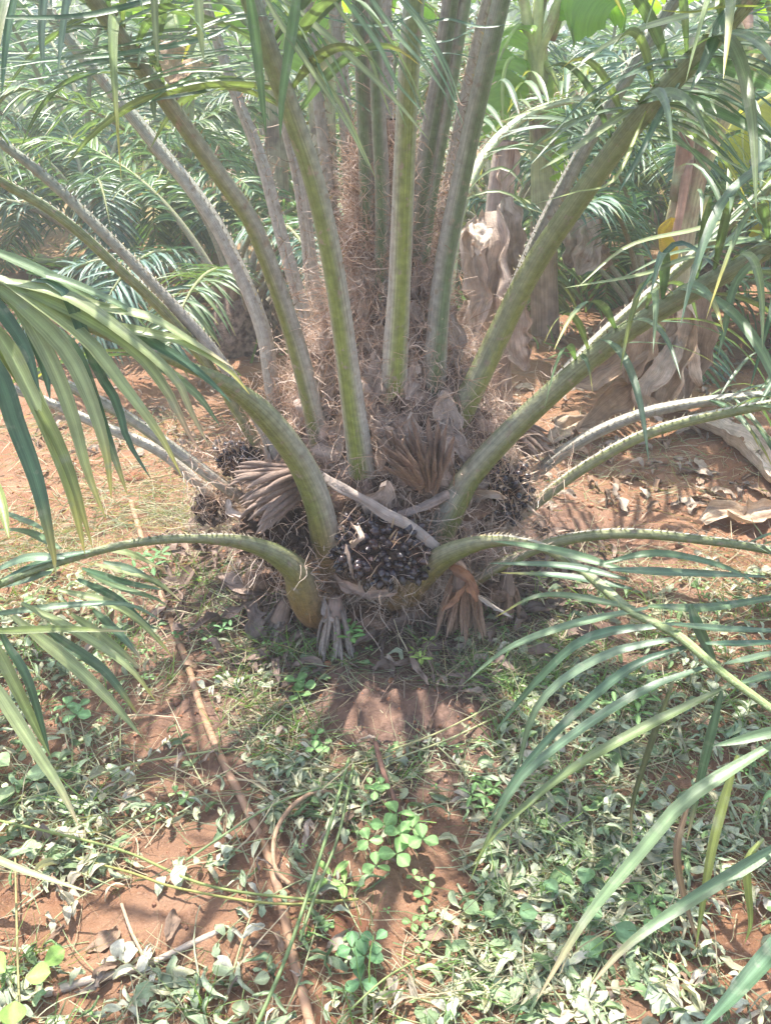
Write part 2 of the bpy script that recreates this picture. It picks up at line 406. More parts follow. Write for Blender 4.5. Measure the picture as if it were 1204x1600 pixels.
# photo pixels and depth of each stalk from its foot outwards; width, length beyond the traced end, start of leaflets (m), colours
FR = [
 # the two low arching stalks in front
 dict(p=[(520,985,1.98),(478,945,1.84),(462,893,1.80),(400,852,1.75),(300,841,1.66),(202,850,1.60),(120,870,1.55),(20,905,1.5),(-80,950,1.46)], w=.072, ext=.55, s0=.62, g=OLIVE, foot=RUST, L=.5, wl=.019, bend=.5),
 dict(p=[(610,960,2.02),(655,905,1.88),(700,866,1.80),(760,846,1.72),(830,850,1.60),(905,888,1.46),(985,955,1.30),(1085,1008,1.18),(1130,1055,1.10),(1204,1108,1.02)], w=.070, ext=.5, s0=.62, g=OLIVE, foot=(.30,.16,.07), L=.55, wl=.019, bend=.5),
 # left green one and right green one
 dict(p=[(545,930,2.05),(513,868,1.90),(503,810,1.86),(468,722,1.82),(400,636,1.76),(330,588,1.68),(230,550,1.56),(120,505,1.44),(10,468,1.32),(-60,455,1.25)], w=.078, ext=.5, s0=1.0, g=OLIVE, foot=RUST, L=.55, wl=.019, bend=.6),
 dict(p=[(640,900,2.12),(690,832,1.98),(722,762,1.98),(790,682,1.97),(900,580,1.92),(1000,503,1.85),(1100,445,1.78),(1204,385,1.70),(1290,335,1.62)], w=.082, ext=1.3, s0=.85, g=OLIVE, foot=MAUVE, L=.55, wl=.017, bend=.35),
 # right, upright
 dict(p=[(680,735,2.28),(716,655,2.15),(762,560,2.15),(828,425,2.12),(905,310,2.06),(1000,182,1.98),(1100,75,1.90),(1175,-10,1.84)], w=.086, ext=1.5, s0=1.05, g=OLIVE, foot=MAUVE, L=.6, wl=.019, bend=.45),
 dict(p=[(700,660,2.42),(765,560,2.42),(828,400,2.42),(900,255,2.38),(985,110,2.34),(1060,-10,2.3)], w=.084, ext=1.5, s0=1.2, g=BLUE, foot=MAUVE, L=.6, wl=.018, bend=.45),
 dict(p=[(720,740,2.36),(830,640,2.40),(930,535,2.42),(1055,425,2.42),(1204,290,2.40),(1290,225,2.36)], w=.070, ext=1.2, s0=.95, g=OLIVE, foot=MAUVE, L=.5, wl=.016, bend=.4),
 dict(p=[(730,820,2.32),(815,757,2.34),(900,693,2.32),(1000,648,2.28),(1100,628,2.22),(1204,618,2.16)], w=.066, ext=1.2, s0=.78, g=BLUE, foot=MAUVE, L=.5, wl=.016, bend=.5),
 dict(p=[(730,865,2.18),(815,803,2.14),(900,738,2.08),(1000,682,2.02),(1100,652,1.98),(1204,632,1.94)], w=.062, ext=1.2, s0=.85, g=OLIVE, foot=MAUVE, L=.5, wl=.016, bend=.5),
 dict(p=[(690,950,2.05),(745,905,1.97),(845,853,1.93),(950,834,1.88),(1050,838,1.84),(1204,860,1.78),(1290,890,1.74)], w=.062, ext=.9, s0=.92, g=OLIVE, foot=BROWN, L=.5, wl=.016, bend=.5),
 # left side
 dict(p=[(430,815,2.22),(362,768,2.12),(300,722,2.10),(200,652,2.06),(100,600,2.00),(0,560,1.95)], w=.062, ext=1.2, s0=.9, g=BLUE, foot=BROWN, L=.5, wl=.016, bend=.5),
 dict(p=[(420,830,2.3),(330,772,2.22),(250,706,2.2),(150,662,2.16),(60,622,2.12),(-40,590,2.08)], w=.056, ext=1.1, s0=.9, g=BLUE, foot=BROWN, L=.5, wl=.016, bend=.5),
 dict(p=[(480,790,2.2),(438,735,2.12),(410,665,2.12),(332,546,2.14),(257,463,2.16),(178,380,2.18),(75,280,2.2),(-10,215,2.2)], w=.064, ext=1.4, s0=1.2, g=GREY, foot=MAUVE, L=.55, wl=.018, bend=.4),
 dict(p=[(470,780,2.28),(400,690,2.2),(340,592,2.16),(262,492,2.12),(175,410,2.08),(100,342,2.04),(0,282,2.0),(-60,250,1.96)], w=.060, ext=1.4, s0=1.15, g=OLIVE, foot=MAUVE, L=.55, wl=.018, bend=.4),
 dict(p=[(455,720,2.42),(430,640,2.34),(412,520,2.36),(372,420,2.38),(322,325,2.40),(270,260,2.42),(190,160,2.44),(100,52,2.44),(55,-10,2.42)], w=.080, ext=1.4, s0=1.35, g=GREY, foot=MAUVE, L=.6, wl=.018, bend=.4),
 dict(p=[(520,760,2.2),(500,690,2.1),(478,598,2.08),(450,500,2.06),(395,352,2.02),(345,278,1.98),(280,186,1.93),(213,95,1.88),(143,-5,1.82)], w=.078, ext=1.5, s0=1.15, g=OLIVE, foot=MAUVE, L=.6, wl=.019, bend=.45),
 dict(p=[(505,640,2.5),(490,560,2.55),(474,490,2.58),(440,372,2.6),(408,250,2.62),(374,165,2.62),(335,50,2.62),(318,-10,2.6)], w=.066, ext=1.3, s0=1.4, g=GREY, foot=MAUVE, L=.6, wl=.018, bend=.4),
 dict(p=[(520,620,2.55),(508,560,2.64),(494,490,2.68),(470,300,2.7),(448,200,2.7),(425,80,2.7),(412,-10,2.7)], w=.072, ext=1.3, s0=1.4, g=GREY, foot=MAUVE, L=.6, wl=.018, bend=.4),
 dict(p=[(575,830,2.12),(566,745,1.99),(552,640,1.96),(524,440,1.93),(492,290,1.88),(445,150,1.83),(410,55,1.80),(388,-10,1.78)], w=.086, ext=1.6, s0=1.15, g=LIME, foot=MAUVE, L=.6, wl=.019, bend=.45),
 # the upright ones in the middle
 dict(p=[(612,720,2.22),(614,622,2.10),(624,450,2.08),(630,300,2.05),(638,120,2.0),(648,-10,1.97)], w=.088, ext=1.7, s0=1.2, g=LIME, foot=MAUVE, L=.6, wl=.019, bend=.35),
 dict(p=[(585,560,2.3),(581,450,2.26),(576,300,2.24),(570,150,2.22),(562,-10,2.2)], w=.076, ext=1.7, s0=1.0, g=BLUE, foot=MAUVE, L=.6, wl=.018, bend=.35),
 dict(p=[(560,520,2.4),(552,400,2.4),(541,200,2.4),(522,-10,2.4)], w=.072, ext=1.6, s0=1.1, g=BLUE, foot=BROWN, L=.6, wl=.018, bend=.35),
 dict(p=[(668,680,2.28),(678,585,2.14),(692,430,2.14),(722,275,2.12),(758,110,2.08),(786,-10,2.05)], w=.082, ext=1.7, s0=1.15, g=BLUE, foot=MAUVE, L=.6, wl=.019, bend=.4),
 dict(p=[(640,480,2.26),(652,350,2.24),(668,230,2.22),(690,100,2.2),(706,-10,2.18)], w=.070, ext=1.7, s0=1.0, g=BLUE, foot=MAUVE, L=.6, wl=.018, bend=.35),
 dict(p=[(668,520,2.36),(686,380,2.38),(712,220,2.38),(742,80,2.36),(764,-10,2.34)], w=.066, ext=1.6, s0=1.0, g=LIME, foot=BROWN, L=.6, wl=.018, bend=.4),
 dict(p=[(602,420,2.42),(604,300,2.46),(602,150,2.48),(598,-10,2.5)], w=.074, ext=1.6, s0=1.0, g=BLUE, foot=BROWN, L=.6, wl=.018, bend=.3),
 dict(p=[(640,600,2.3),(650,480,2.26),(668,330,2.25),(700,150,2.22),(727,-10,2.2)], w=.066, ext=1.6, s0=1.1, g=BLUE, foot=MAUVE, L=.6, wl=.018, bend=.35),
 dict(p=[(545,640,2.3),(536,520,2.32),(522,360,2.34),(500,180,2.34),(478,-10,2.33)], w=.064, ext=1.6, s0=1.2, g=GREY, foot=MAUVE, L=.6, wl=.018, bend=.4),
 dict(p=[(590,600,2.2),(596,470,2.2),(598,330,2.2),(590,160,2.18),(586,-10,2.16)], w=.060, ext=1.6, s0=1.1, g=BLUE, foot=MAUVE, L=.6, wl=.018, bend=.3),
 # thin pale stalk arching to the right behind
 dict(p=[(690,470,2.5),(712,345,2.62),(750,252,2.72),(802,195,2.82),(862,164,2.95),(950,152,3.1),(1040,165,3.25)], w=.042, ext=.5, s0=.25, g=(.30,.36,.20), foot=(.3,.34,.2), L=.42, wl=.013, bend=.9, pale=True),
]
YEL = np.array([.42, .36, .10]); TAN = np.array([.42, .32, .2])
GREENS = [np.array(c) for c in ((.10, .155, .08), (.12, .175, .092), (.09, .145, .088), (.135, .180, .082), (.11, .160, .10))]
def side_profile():
    a = np.linspace(0, np.pi, 11)
    low = np.array([[.37, .36], [.45, .24], [.50, .08], [.47, -.12], [.36, -.30], [.19, -.40], [.0, -.43], [-.19, -.40], [-.36, -.30], [-.47, -.12], [-.50, .08], [-.45, .24], [-.37, .36]])
    top = np.array([[-.31, .38], [-.20, .33], [-.06, .30], [.06, .30], [.20, .33], [.31, .38]])
    return np.vstack([low, top])
PROF = side_profile()
fronds, cand = [], []          # cand: leaflets waiting to be sorted by size in the picture
for fi, f in enumerate(FR):
    raw = np.array([at(*q) for q in f['p']])
    C = spline(raw, 40)
    d = nrm(C[-1] - C[-2]); p = C[-1].copy()
    out = p - PALM; out[2] = 0; out = nrm(out)
    extra = []
    ds = .05
    for i in range(int(f['ext'] * .88 / ds)):
        d = nrm(d + np.array([0, 0, -1.]) * f['bend'] * ds * (1 + 1.2 * i * ds) + out * .25 * f['bend'] * ds)
        p = p + d * ds; extra.append(p.copy())
    C = np.vstack([C, extra]); tot = arclen(C)[-1]
    C = spline(C[::3] if (len(C) - 1) % 3 == 0 else np.vstack([C[::3], C[-1:]]), 64)
    s = arclen(C)
    inward = PALM + np.array([0, .06, 0]) - C; inward[:, 2] = 0
    inward = nrm(inward)
    T = nrm(np.gradient(C, axis=0))
    h = inward * .75 + np.array([0, 0, .7])
    N = nrm(h - T * (h * T).sum(1, keepdims=True)); B = np.cross(T, N)
    w = f['w'] * np.interp(s / tot, [0, .05, .12, .22, .5, .8, 1], [2.15, 1.9, 1.38, 1.06, .76, .42, .12]) * (1. if f.get('pale') else {0: 1.05, 1: 1.0, 2: .95, 3: .9, 4: .84}.get(fi, .66))
    if fi < 3: w = w * np.interp(s, [0, f['s0'] - .2, f['s0'] + .1, tot], [1, 1, .42, .5])
    else: w = w * .94
    G = C[:, None] + w[:, None, None] * (PROF[None, :, :1] * B[:, None] + PROF[None, :, 1:] * N[:, None] * (np.interp(s / tot, [0, .05, .12, .22, 1], [.55, .6, .78, .95, .95])[:, None, None] if not f.get('pale') else .7))
    # green on the rounded underside, grey dusty edges and channel, foot brown
    jj = np.arange(len(PROF)); uw = (np.interp(s, [.1, .35, .9], [.26, .44, .62] if fi in (2, 3, 4, 6, 8, 9, 10, 13) else [.2, .3, .40]) if fi >= 2 else np.full(len(s), .58))[:, None]; sh_ = rng.uniform(-.13, .13) * np.interp(s, [.2, .9], [1, .5])[:, None]; under = np.exp(-np.abs((PROF[None, :, 0] + sh_) / uw) ** 4) * (jj < 13)[None]
    sg = (np.clip((s - .10) / .22, 0, 1) if fi >= 3 else np.clip((s - .12) / .36, 0, 1))[:, None, None]
    gcol = np.array(f['g'])
    hi = np.clip((s - .7) / .6, 0, 1)[:, None, None]
    gcol = gcol * (1 - hi) + (np.array(BLUE) * .9 + gcol * .2) * hi
    edge = np.array(GREY) * (.95 + .25 * rng.random()) * (1 - .6 * hi) + np.array([.18, .235, .15]) * .6 * hi
    if fi < 3: edge = edge * (1 - hi) + np.array([.19, .25, .09]) * hi
    if f.get('pale'): gcol = np.array(f['g']); edge = gcol * 1.05
    col = gcol * under[..., None] + edge * (1 - under[..., None])
    foot = np.array(f['foot']) * np.ones_like(col)
    if f['foot'] is not MAUVE: foot = foot * .9 + .1 * np.array(f['g'])
    else: foot = foot * (1 - .55 * under[..., None]) + gcol * .55 * under[..., None]
    col = foot * (1 - sg) + col * sg
    st = np.stack(np.broadcast_arrays(s[:, None], jj[None] / 8., fi * 3.1), -1)
    mb = MB(); sheet(mb, G, col, st, closed=True)
    fo = build(mb, "frond", M['petiole'], palm)
    fronds.append(dict(o=fo, C=C, s=s, T=T, B=B, N=N, w=w, tot=tot, f=f))
    # thorns along both edges up to the leaflets
    mb = MB()
    st0 = .22; ss = np.arange(st0, min(f['s0'] + .25, tot - .1), .016 if fi in (0, 1, 2) else .02)
    V = []; 
    for sgn in (-1, 1):
        for q in ss + rng.uniform(-.006, .006, len(ss)):
            c0 = np.array([np.interp(q, s, C[:, k]) for k in range(3)])
            i = int(np.searchsorted(s, q)); i = min(i, 63)
            ww = np.interp(q, s, w)
            b = c0 + B[i] * sgn * ww * .37 + N[i] * ww * .36
            L = rng.uniform(.006, .014) * (1.25 if q > .5 else .8)
            dirn = nrm(B[i] * sgn * .75 + T[i] * rng.uniform(.3, .9) + N[i] * rng.uniform(.1, .7))
            e = .0026
            mb.add([b - T[i] * e, b + T[i] * e, b + N[i] * e * .9, b + dirn * L], None, [[0, 1, 3], [1, 2, 3], [2, 0, 3]], (np.array([.25, .21, .14]) if rng.random() < .75 else np.array([.42, .34, .15])) * rng.uniform(.7, 1.15))
    if mb.n: build(mb, "thorns", M['petiole'], fo, smooth=False, kind="stuff", local=True)
    # leaflets grown along the rest of the stalk
    q = f['s0'] + .04; side = 1
    while q < tot - .02:
        u = (q - f['s0']) / (tot - f['s0'])
        for sgn in (-1, 1):
            if rng.random() < {0: .85, 1: .97, 2: .92, 3: .25}.get(fi, .06): continue
            i = min(int(np.searchsorted(s, q)), 63)
            b = C[i] + B[i] * sgn * w[i] * .36 + N[i] * w[i] * .3
            jn = rng.choice([-.25, .1, .5]) + rng.normal(0, .12)
            dirn = nrm(B[i] * sgn * rng.uniform(.75, 1.0) + T[i] * rng.uniform(.45, .75) * (1 + .5 * u) + N[i] * jn)
            slim = 3 <= fi <= 18
            L = f['L'] * (1.15 if slim else 1) * np.interp(u, [0, .12, .4, .75, 1], [.62, .9, 1.0, .8, .4]) * rng.uniform(.85, 1.12)
            t = np.linspace(0, 1, 7)[:, None]
            dr = rng.uniform(.25, .6)
            pts = b + dirn * L * t * (1 - .12 * t) + np.array([0, 0, -1.]) * dr * L * t ** 2.2
            zmin = gh(pts[:, 0], pts[:, 1]) + .012
            pts[:, 2] = np.maximum(pts[:, 2], zmin)
            hint = nrm(N[i] + np.array([0, 0, .5]) + rng.normal(0, .25, 3))
            pr = project(pts); inside = ((pr[:, 0] > -60) & (pr[:, 0] < 1260) & (pr[:, 1] > -60)).any()
            if not inside and rng.random() < (.87 if slim else .82): continue
            cand.append(dict(fi=fi, C=pts, w=f['wl'] * (.66 if slim else 1) * min(1, L / .5) * rng.uniform(.8, 1.1) * (.75 + .25 * np.sin(np.pi * min(1, u + .15))), hint=hint,
                             col=GREENS[rng.integers(5)] * rng.uniform(.85, 1.15), tip=YEL if rng.random() < .35 else None, own=False))
        q += rng.uniform(.022, .036) if 3 <= fi <= 18 else rng.uniform(.034, .052)

# leaflets placed one by one where the photograph shows them: (stalk, half width px, points px, end height m)
def traced(fi, wpx, pts, Yb, ztip, col=None, tip=None, mid=None):
    """px points; the foot at depth Yb, the tip at height ztip, depths in between eased."""
    a = at(*pts[0], Yb); e = atz(*pts[-1], ztip) if ztip is not None and ztip < 1.3 else at(*pts[-1], ztip - 10 if ztip else Yb)
    n = len(pts); P3 = []
    ln = np.r_[0, np.cumsum([math.dist(pts[i], pts[i + 1]) for i in range(n - 1)])]; ln /= ln[-1]
    for q, l in zip(pts, ln):
        P3.append(at(*q, a[1] * (1 - l) + e[1] * l))
    dep = project(P3[0])[0, 2] * .5 + project(P3[-1])[0, 2] * .5
    g = GREENS[rng.integers(5)] * rng.uniform(.95, 1.2) if col is None else np.array(col)
    tocam = nrm(np.array([0, 0, CAM_H]) - P3[n // 2])
    cand.append(dict(fi=fi, C=np.array(P3), w=wpx / FPX * dep * {2: 1.2, 1: .78, 0: .9}.get(fi, 1.), hint=nrm(np.array(S) * .55 + tocam * .6 + rng.normal(0, .12, 3)), col=g, tip=tip, own=True))
def Z4(*a): return [(x / 2.408, 380 + y / 2.408) for x, y in a]
def Z7(*a): return [(602 + x / 2, 900 + y / 2) for x, y in a]
def Zb(*a): return [(x / 2.963, 760 + y / 2.963) for x, y in a]
def Z1(*a): return [(x / 2, y / 2) for x, y in a]
def Z2(*a): return [(602 + x / 2, y / 2) for x, y in a]
def Z3(*a): return [(480 + x / 3.76, y / 3.76) for x, y in a]
PG = (.235, .28, .135); DG = (.07, .13, .075); YG = (.19, .23, .07)
for wpx, z, c, t, pts in [
    (11, .62, PG, TAN, ((-60,120),(0,140),(250,200),(450,330),(650,500),(720,640),(790,770))),
    (12, .46, PG, YEL, ((-60,110),(0,130),(300,340),(450,520),(600,720),(685,880))),
    (11, .60, PG, (.45,.27,.2), ((-40,130),(20,150),(280,260),(500,400),(630,560),(700,700),(755,785))),
    (12, .40, PG, YEL, ((-60,150),(40,200),(230,380),(330,560),(400,780),(420,965))),
    (11, .38, PG, YEL, ((-60,160),(60,230),(180,420),(270,640),(330,860),(400,1040))),
    (14, .30, PG, YEL, ((-120,230),(0,350),(100,530),(200,750),(270,950),(320,1170))),
    (10, .30, YG, YEL, ((-100,260),(0,400),(150,620),(260,850),(350,1150))),
    (13, .22, DG, YEL, ((-120,300),(0,500),(60,680),(140,900),(200,1160),(212,1255))),
    (8, .48, DG, None, ((120,140),(240,180),(370,480),(440,600),(480,740),(570,890))),
    (9, .82, PG, TAN, ((250,180),(380,240),(560,280),(720,370),(880,470))),
    (9, .78, PG, YEL, ((330,290),(500,330),(700,380),(860,480),(940,570))),
    (8, .76, DG, None, ((380,320),(520,350),(700,450),(800,530),(870,600))),
    (7, .66, None, None, ((480,400),(600,460),(740,570),(830,690))),
    (9, .40, DG, YEL, ((180,300),(280,400),(400,720),(482,950))),
    (9, .34, YG, None, ((-60,850),(0,960),(35,1110))),
    (10, .66, DG, None, ((-80,150),(0,250),(100,400),(150,560))),
    (9, .95, None, None, ((-80,0),(0,40),(200,130),(380,240),(470,320))),
    (9, .62, DG, None, ((60,180),(120,330),(170,480),(190,590))),
    (8, .90, None, None, ((100,110),(260,150),(480,250),(560,330)))]:
    traced(2, wpx, Z4(*pts), 1.30, 11.10 + .22 * z, c, t)
for wpx, z, Yb, c, t, pts in [
    (9, .42, 1.30, None, YEL, ((780,100),(500,60),(340,130))),
    (11, .24, 1.28, None, None, ((820,100),(560,160),(380,230),(240,340))),
    (10, .22, 1.24, DG, None, ((900,150),(640,190),(480,320),(330,500))),
    (10, .18, 1.21, None, None, ((930,190),(680,250),(480,400),(400,650))),
    (11, .17, 1.20, DG, None, ((960,215),(760,290),(540,480),(400,640),(310,790))),
    (12, .12, 1.16, None, YG, ((1010,280),(800,360),(540,530),(390,680),(260,960))),
    (13, .16, 1.11, None, YG, ((1080,340),(800,480),(560,620),(350,800),(270,910))),
    (15, .13, 1.02, None, TAN, ((1260,500),(1170,550),(940,700),(800,860),(620,1080),(470,1330))),
    (14, .18, .96, None, TAN, ((1300,800),(1204,860),(960,1010),(760,1150),(630,1290))),
    (22, .25, .86, DG, None, ((1330,1050),(1204,1180),(1080,1320),(970,1430))),
    (13, .52, .98, None, None, ((1330,480),(1204,490),(1100,515),(1015,532))),
    (10, .20, 1.10, DG, TAN, ((1050,360),(1000,560),(940,830))),
    (10, .10, 1.02, YG, None, ((1100,560),(1080,620),(1020,850),(968,1165))),
    (7, .14, 1.16, (.07,.085,.04), TAN, ((900,320),(880,380),(830,520),(770,720),(770,840))),
    (13, .46, 1.26, DG, None, ((950,90),(970,150),(1040,300))),
    (12, .52, 1.30, None, None, ((820,95),(1000,100),(1204,70),(1300,60))),
    (11, .50, 1.22, None, None, ((890,150),(1040,165),(1204,172),(1300,180))),
    (11, .50, 1.18, DG, None, ((1000,212),(1100,215),(1204,210),(1300,214))),
    (11, .50, 1.12, None, None, ((1060,275),(1130,262),(1204,245),(1320,236))),
    (9, .50, 1.08, None, None, ((1110,335),(1150,325),(1204,310),(1310,290))),
    (10, .54, 1.40, None, None, ((740,-20),(530,-80),(330,-110))),
    (10, .54, 1.36, None, None, ((750,10),(560,-30),(320,-40))),
    (9, .52, 1.38, DG, YEL, ((770,40),(560,0),(360,-10))),
    (11, .56, 1.36, None, None, ((700,-20),(900,-10),(1100,-2),(1204,5))),
    (9, .56, 1.40, None, None, ((680,-40),(850,-70),(1050,-30),(1170,30))),
    (8, .06, .98, (.2,.14,.1), TAN, ((950,700),(910,850),(930,1000),(990,1190))),
    (10, .28, .92, DG, None, ((1330,700),(1204,680),(1160,760),(1140,820))),
    (9, .14, .95, YG, None, ((1180,820),(1130,900),(1140,1080),(1120,1150)))]:
    traced(1, wpx, Z7(*pts), Yb, z, c, t)
for wpx, z, Yb, c, t, pts in [
    (7, .42, 1.62, PG, TAN, ((470,290),(600,310),(750,382))),
    (8, .36, 1.58, PG, TAN, ((440,360),(700,430),(840,532))),
    (7, .40, 1.60, None, None, ((480,350),(620,390),(770,480))),
    (8, .38, 1.58, DG, None, ((380,380),(560,440),(760,480))),
    (9, .24, 1.55, PG, YEL, ((270,480),(500,540),(650,630),(800,790))),
    (8, .34, 1.50, None, None, ((-100,600),(0,590),(350,550),(600,550),(760,630))),
    (9, .18, 1.50, PG, YEL, ((100,540),(400,700),(600,840),(722,995))),
    (8, .26, 1.56, None, TAN, ((430,570),(560,690),(655,800))),
    (8, .22, 1.54, PG, TAN, ((330,590),(520,730),(662,852))),
    (12, .12, 1.44, PG, None, ((60,600),(170,690),(330,820),(500,980),(662,1165))),
    (10, .14, 1.50, None, YEL, ((200,650),(320,740),(490,860),(642,1062))),
    (7, .40, 1.40, (.13,.17,.05), TAN, ((-100,668),(0,670),(300,660),(612,672))),
    (11, .10, 1.40, PG, None, ((-60,660),(0,780),(90,960),(240,1262))),
    (12, .06, 1.36, PG, TAN, ((-80,820),(0,960),(150,1200),(280,1400),(370,1580))),
    (9, .12, 1.42, DG, None, ((0,650),(30,730),(130,900),(232,1240))),
    (9, .48, 1.55, DG, None, ((420,300),(200,350),(0,440),(-60,470))),
    (9, .50, 1.52, None, None, ((300,330),(130,330),(0,380),(-60,400))),
    (10, .44, 1.50, None, None, ((240,400),(100,440),(-60,480))),
    (8, .34, 1.60, None, None, ((400,400),(560,470),(720,520),(780,560))),
    (8, .30, 1.60, DG, None, ((360,430),(540,520),(680,640),(740,660))),
    (9, .34, 1.62, DG, None, ((200,200),(60,140),(-60,90))),
    (9, .36, 1.60, None, None, ((280,290),(120,210),(-40,200)))]:
    traced(0, wpx, Zb(*pts), Yb, z, c, t)
traced(0, 11, [(-320, 1180), (-150, 1270), (0, 1345), (60, 1368), (152, 1398)], 1.15, .06, (.30, .33, .17), None)
# tips hanging into the top of the picture; end given as depth (10 + metres)
for fi, wpx, Yb, Ye, c, t, pts in [
    (15, 7, 1.62, 11.50, DG, None, ((40,-60),(22,0),(10,70),(3,150))),
    (15, 8, 1.62, 11.55, (.13,.19,.14), None, ((85,-60),(70,0),(66,60),(70,120))),
    (15, 7, 1.62, 11.55, (.13,.19,.14), None, ((112,-50),(105,0),(97,60),(91,112))),
    (15, 6, 1.70, 11.45, DG, None, ((300,-20),(236,0),(130,25),(0,27),(-60,24))),
    (15, 6, 1.75, 11.5, DG, None, ((360,40),(313,63),(190,85),(70,95),(0,108))),
    (15, 6, 1.88, 11.6, DG, None, ((222,98),(160,95),(70,117))),
    (15, 6, 1.88, 11.6, DG, None, ((222,108),(170,110),(118,119))),
    (15, 5, 1.95, 11.7, (.09,.17,.07), None, ((420,90),(330,110),(270,135),(220,168))),
    (15, 5, 1.95, 11.7, DG, None, ((400,110),(330,140),(250,155),(200,170))),
    (15, 5, 1.95, 11.7, DG, None, ((300,140),(240,142),(165,156))),
    (15, 8, 1.90, 11.85, (.17,.22,.17), None, ((150,0),(163,25),(170,40),(172,60))),
    (15, 7, 1.90, 11.85, (.17,.22,.17), None, ((196,50),(200,70),(199,100))),
    (15, 8, 1.94, 11.85, (.15,.20,.14), None, ((228,96),(236,130),(242,190))),
    (15, 6, 1.6, 11.55, PG, None, ((236,-40),(241,0),(244,60),(248,105))),
    (18, 8, 1.6, 11.55, PG, None, ((306,-40),(310,0),(314,60),(319,95))),
    (18, 9, 1.7, 11.65, (.12,.2,.07), None, ((385,-30),(394,20),(405,110),(416,210))),
    (18, 9, 1.7, 11.62, (.12,.2,.07), None, ((470,-40),(462,10),(450,90),(440,160),(438,218))),
    (18, 5, 1.7, 11.6, PG, None, ((400,-30),(440,40),(500,130),(545,200),(578,266))),
    (19, 4, 1.75, 11.65, (.2,.28,.16), None, ((560,-40),(581,0),(625,60),(665,105),(701,154))),
    (19, 5, 1.75, 11.65, (.17,.25,.13), None, ((510,-30),(538,0),(590,70),(620,130),(669,184))),
    (19, 6, 1.75, 11.65, PG, None, ((430,-10),(480,29),(560,100),(620,160),(671,220))),
    (19, 4, 1.75, 11.7, PG, None, ((500,-30),(536,24),(573,80),(595,140),(612,186))),
    (19, 4, 1.75, 11.7, PG, None, ((440,20),(480,88),(530,160),(560,220),(588,282))),
    (19, 4, 1.9, 11.8, DG, None, ((655,20),(600,40),(540,35),(480,20))),
    (19, 3, 1.9, 11.8, DG, None, ((645,85),(600,80),(540,78),(480,92))),
    (19, 3, 1.95, 11.9, DG, None, ((660,38),(700,30),(750,42),(800,38))),
    (19, 3, 1.95, 11.9, DG, None, ((662,66),(700,64),(730,50),(748,40))),
    (19, 3, 1.95, 11.9, DG, None, ((660,96),(690,84),(720,86),(745,92))),
    (18, 3, 1.9, 11.8, DG, None, ((460,60),(500,130),(560,160),(585,182))),
    (4, 12, 1.86, 11.70, DG, None, ((1165,-10),(1130,30),(1100,100),(1076,145))),
    (4, 11, 1.92, 11.55, (.09,.17,.06), None, ((1070,108),(1110,100),(1150,112),(1210,140),(1260,170))),
    (4, 10, 1.94, 11.55, (.09,.17,.06), None, ((1000,162),(1050,150),(1100,166),(1204,218),(1260,250))),
    (4, 7, 1.98, 11.75, PG, None, ((1004,158),(950,195),(900,230),(842,266))),
    (4, 5, 1.98, 11.8, PG, None, ((1000,165),(940,152),(880,158),(780,190))),
    (4, 11, 1.65, 11.35, (.10,.165,.10), None, ((1290,215),(1204,252),(1132,310),(1087,415),(1062,510))),
    (4, 6, 1.85, 11.6, DG, None, ((1060,130),(1030,180),(1000,240),(962,308))),
    (4, 4, 1.95, 11.6, PG, None, ((1030,180),(1100,230),(1150,260),(1204,290))),
    (4, 4, 1.95, 11.7, YG, None, ((1010,170),(960,280),(900,300),(830,320))),
    (4, 9, 1.8, 11.7, PG, None, ((1150,-20),(1100,15),(1000,45),(940,75),(880,120))),
    (4, 5, 1.8, 11.6, YG, None, ((1190,10),(1130,12),(1080,20),(1030,16))),
    (3, 7, 1.75, 11.6, PG, None, ((1140,425),(1090,400),(1000,430),(880,450))),
    (3, 6, 1.80, 11.7, YG, None, ((1060,465),(1010,440),(985,500),(968,580))),
    (3, 6, 1.80, 11.7, DG, None, ((1130,428),(1060,380),(1010,440),(990,470))),
    (3, 6, 1.7, 11.5, DG, None, ((1204,385),(1210,460),(1190,540),(1170,610))),
    (3, 7, 1.70, 11.55, None, None, ((1204,386),(1150,440),(1130,520),(1120,560))),
    (6, 5, 2.4, 12.2, PG, None, ((1150,340),(1080,360),(980,385),(900,450))),
    (6, 5, 2.4, 12.2, None, None, ((1180,310),(1100,380),(1040,400),(960,440))),
    (6, 5, 2.4, 12.1, None, None, ((1200,300),(1204,360),(1150,380),(1060,392)))]:
    traced(fi, wpx, pts, Yb, Ye, c, t)

# finer leaflets crossing the top corners
for i in range(34):                                  # top left, trailing towards the left edge
    x0, y0 = rng.uniform(150, 470), rng.uniform(-30, 130); l = rng.uniform(150, 300); dy = rng.uniform(-10, 70)
    traced(15 if x0 < 300 else 18, rng.uniform(2.2, 4.5), [(x0, y0), (x0 - l * .35, y0 + dy * .15 - 8), (x0 - l * .7, y0 + dy * .5), (x0 - l, y0 + dy)], rng.uniform(1.75, 2.0), 11 + rng.uniform(.6, .9), GREENS[rng.integers(5)] * rng.uniform(.8, 1.15))
for i in range(16):                                  # top middle, slanting down to the right
    x0, y0 = rng.uniform(400, 640), rng.uniform(-40, 40); l = rng.uniform(90, 190)
    traced(19 if x0 > 520 else 18, rng.uniform(1.8, 3.4), [(x0, y0), (x0 + l * .35, y0 + l * .4), (x0 + l * .62, y0 + l * .85), (x0 + l * .8, y0 + l * 1.3)], rng.uniform(1.72, 1.85), 11 + rng.uniform(.6, .8), GREENS[rng.integers(5)] * rng.uniform(1.0, 1.5))
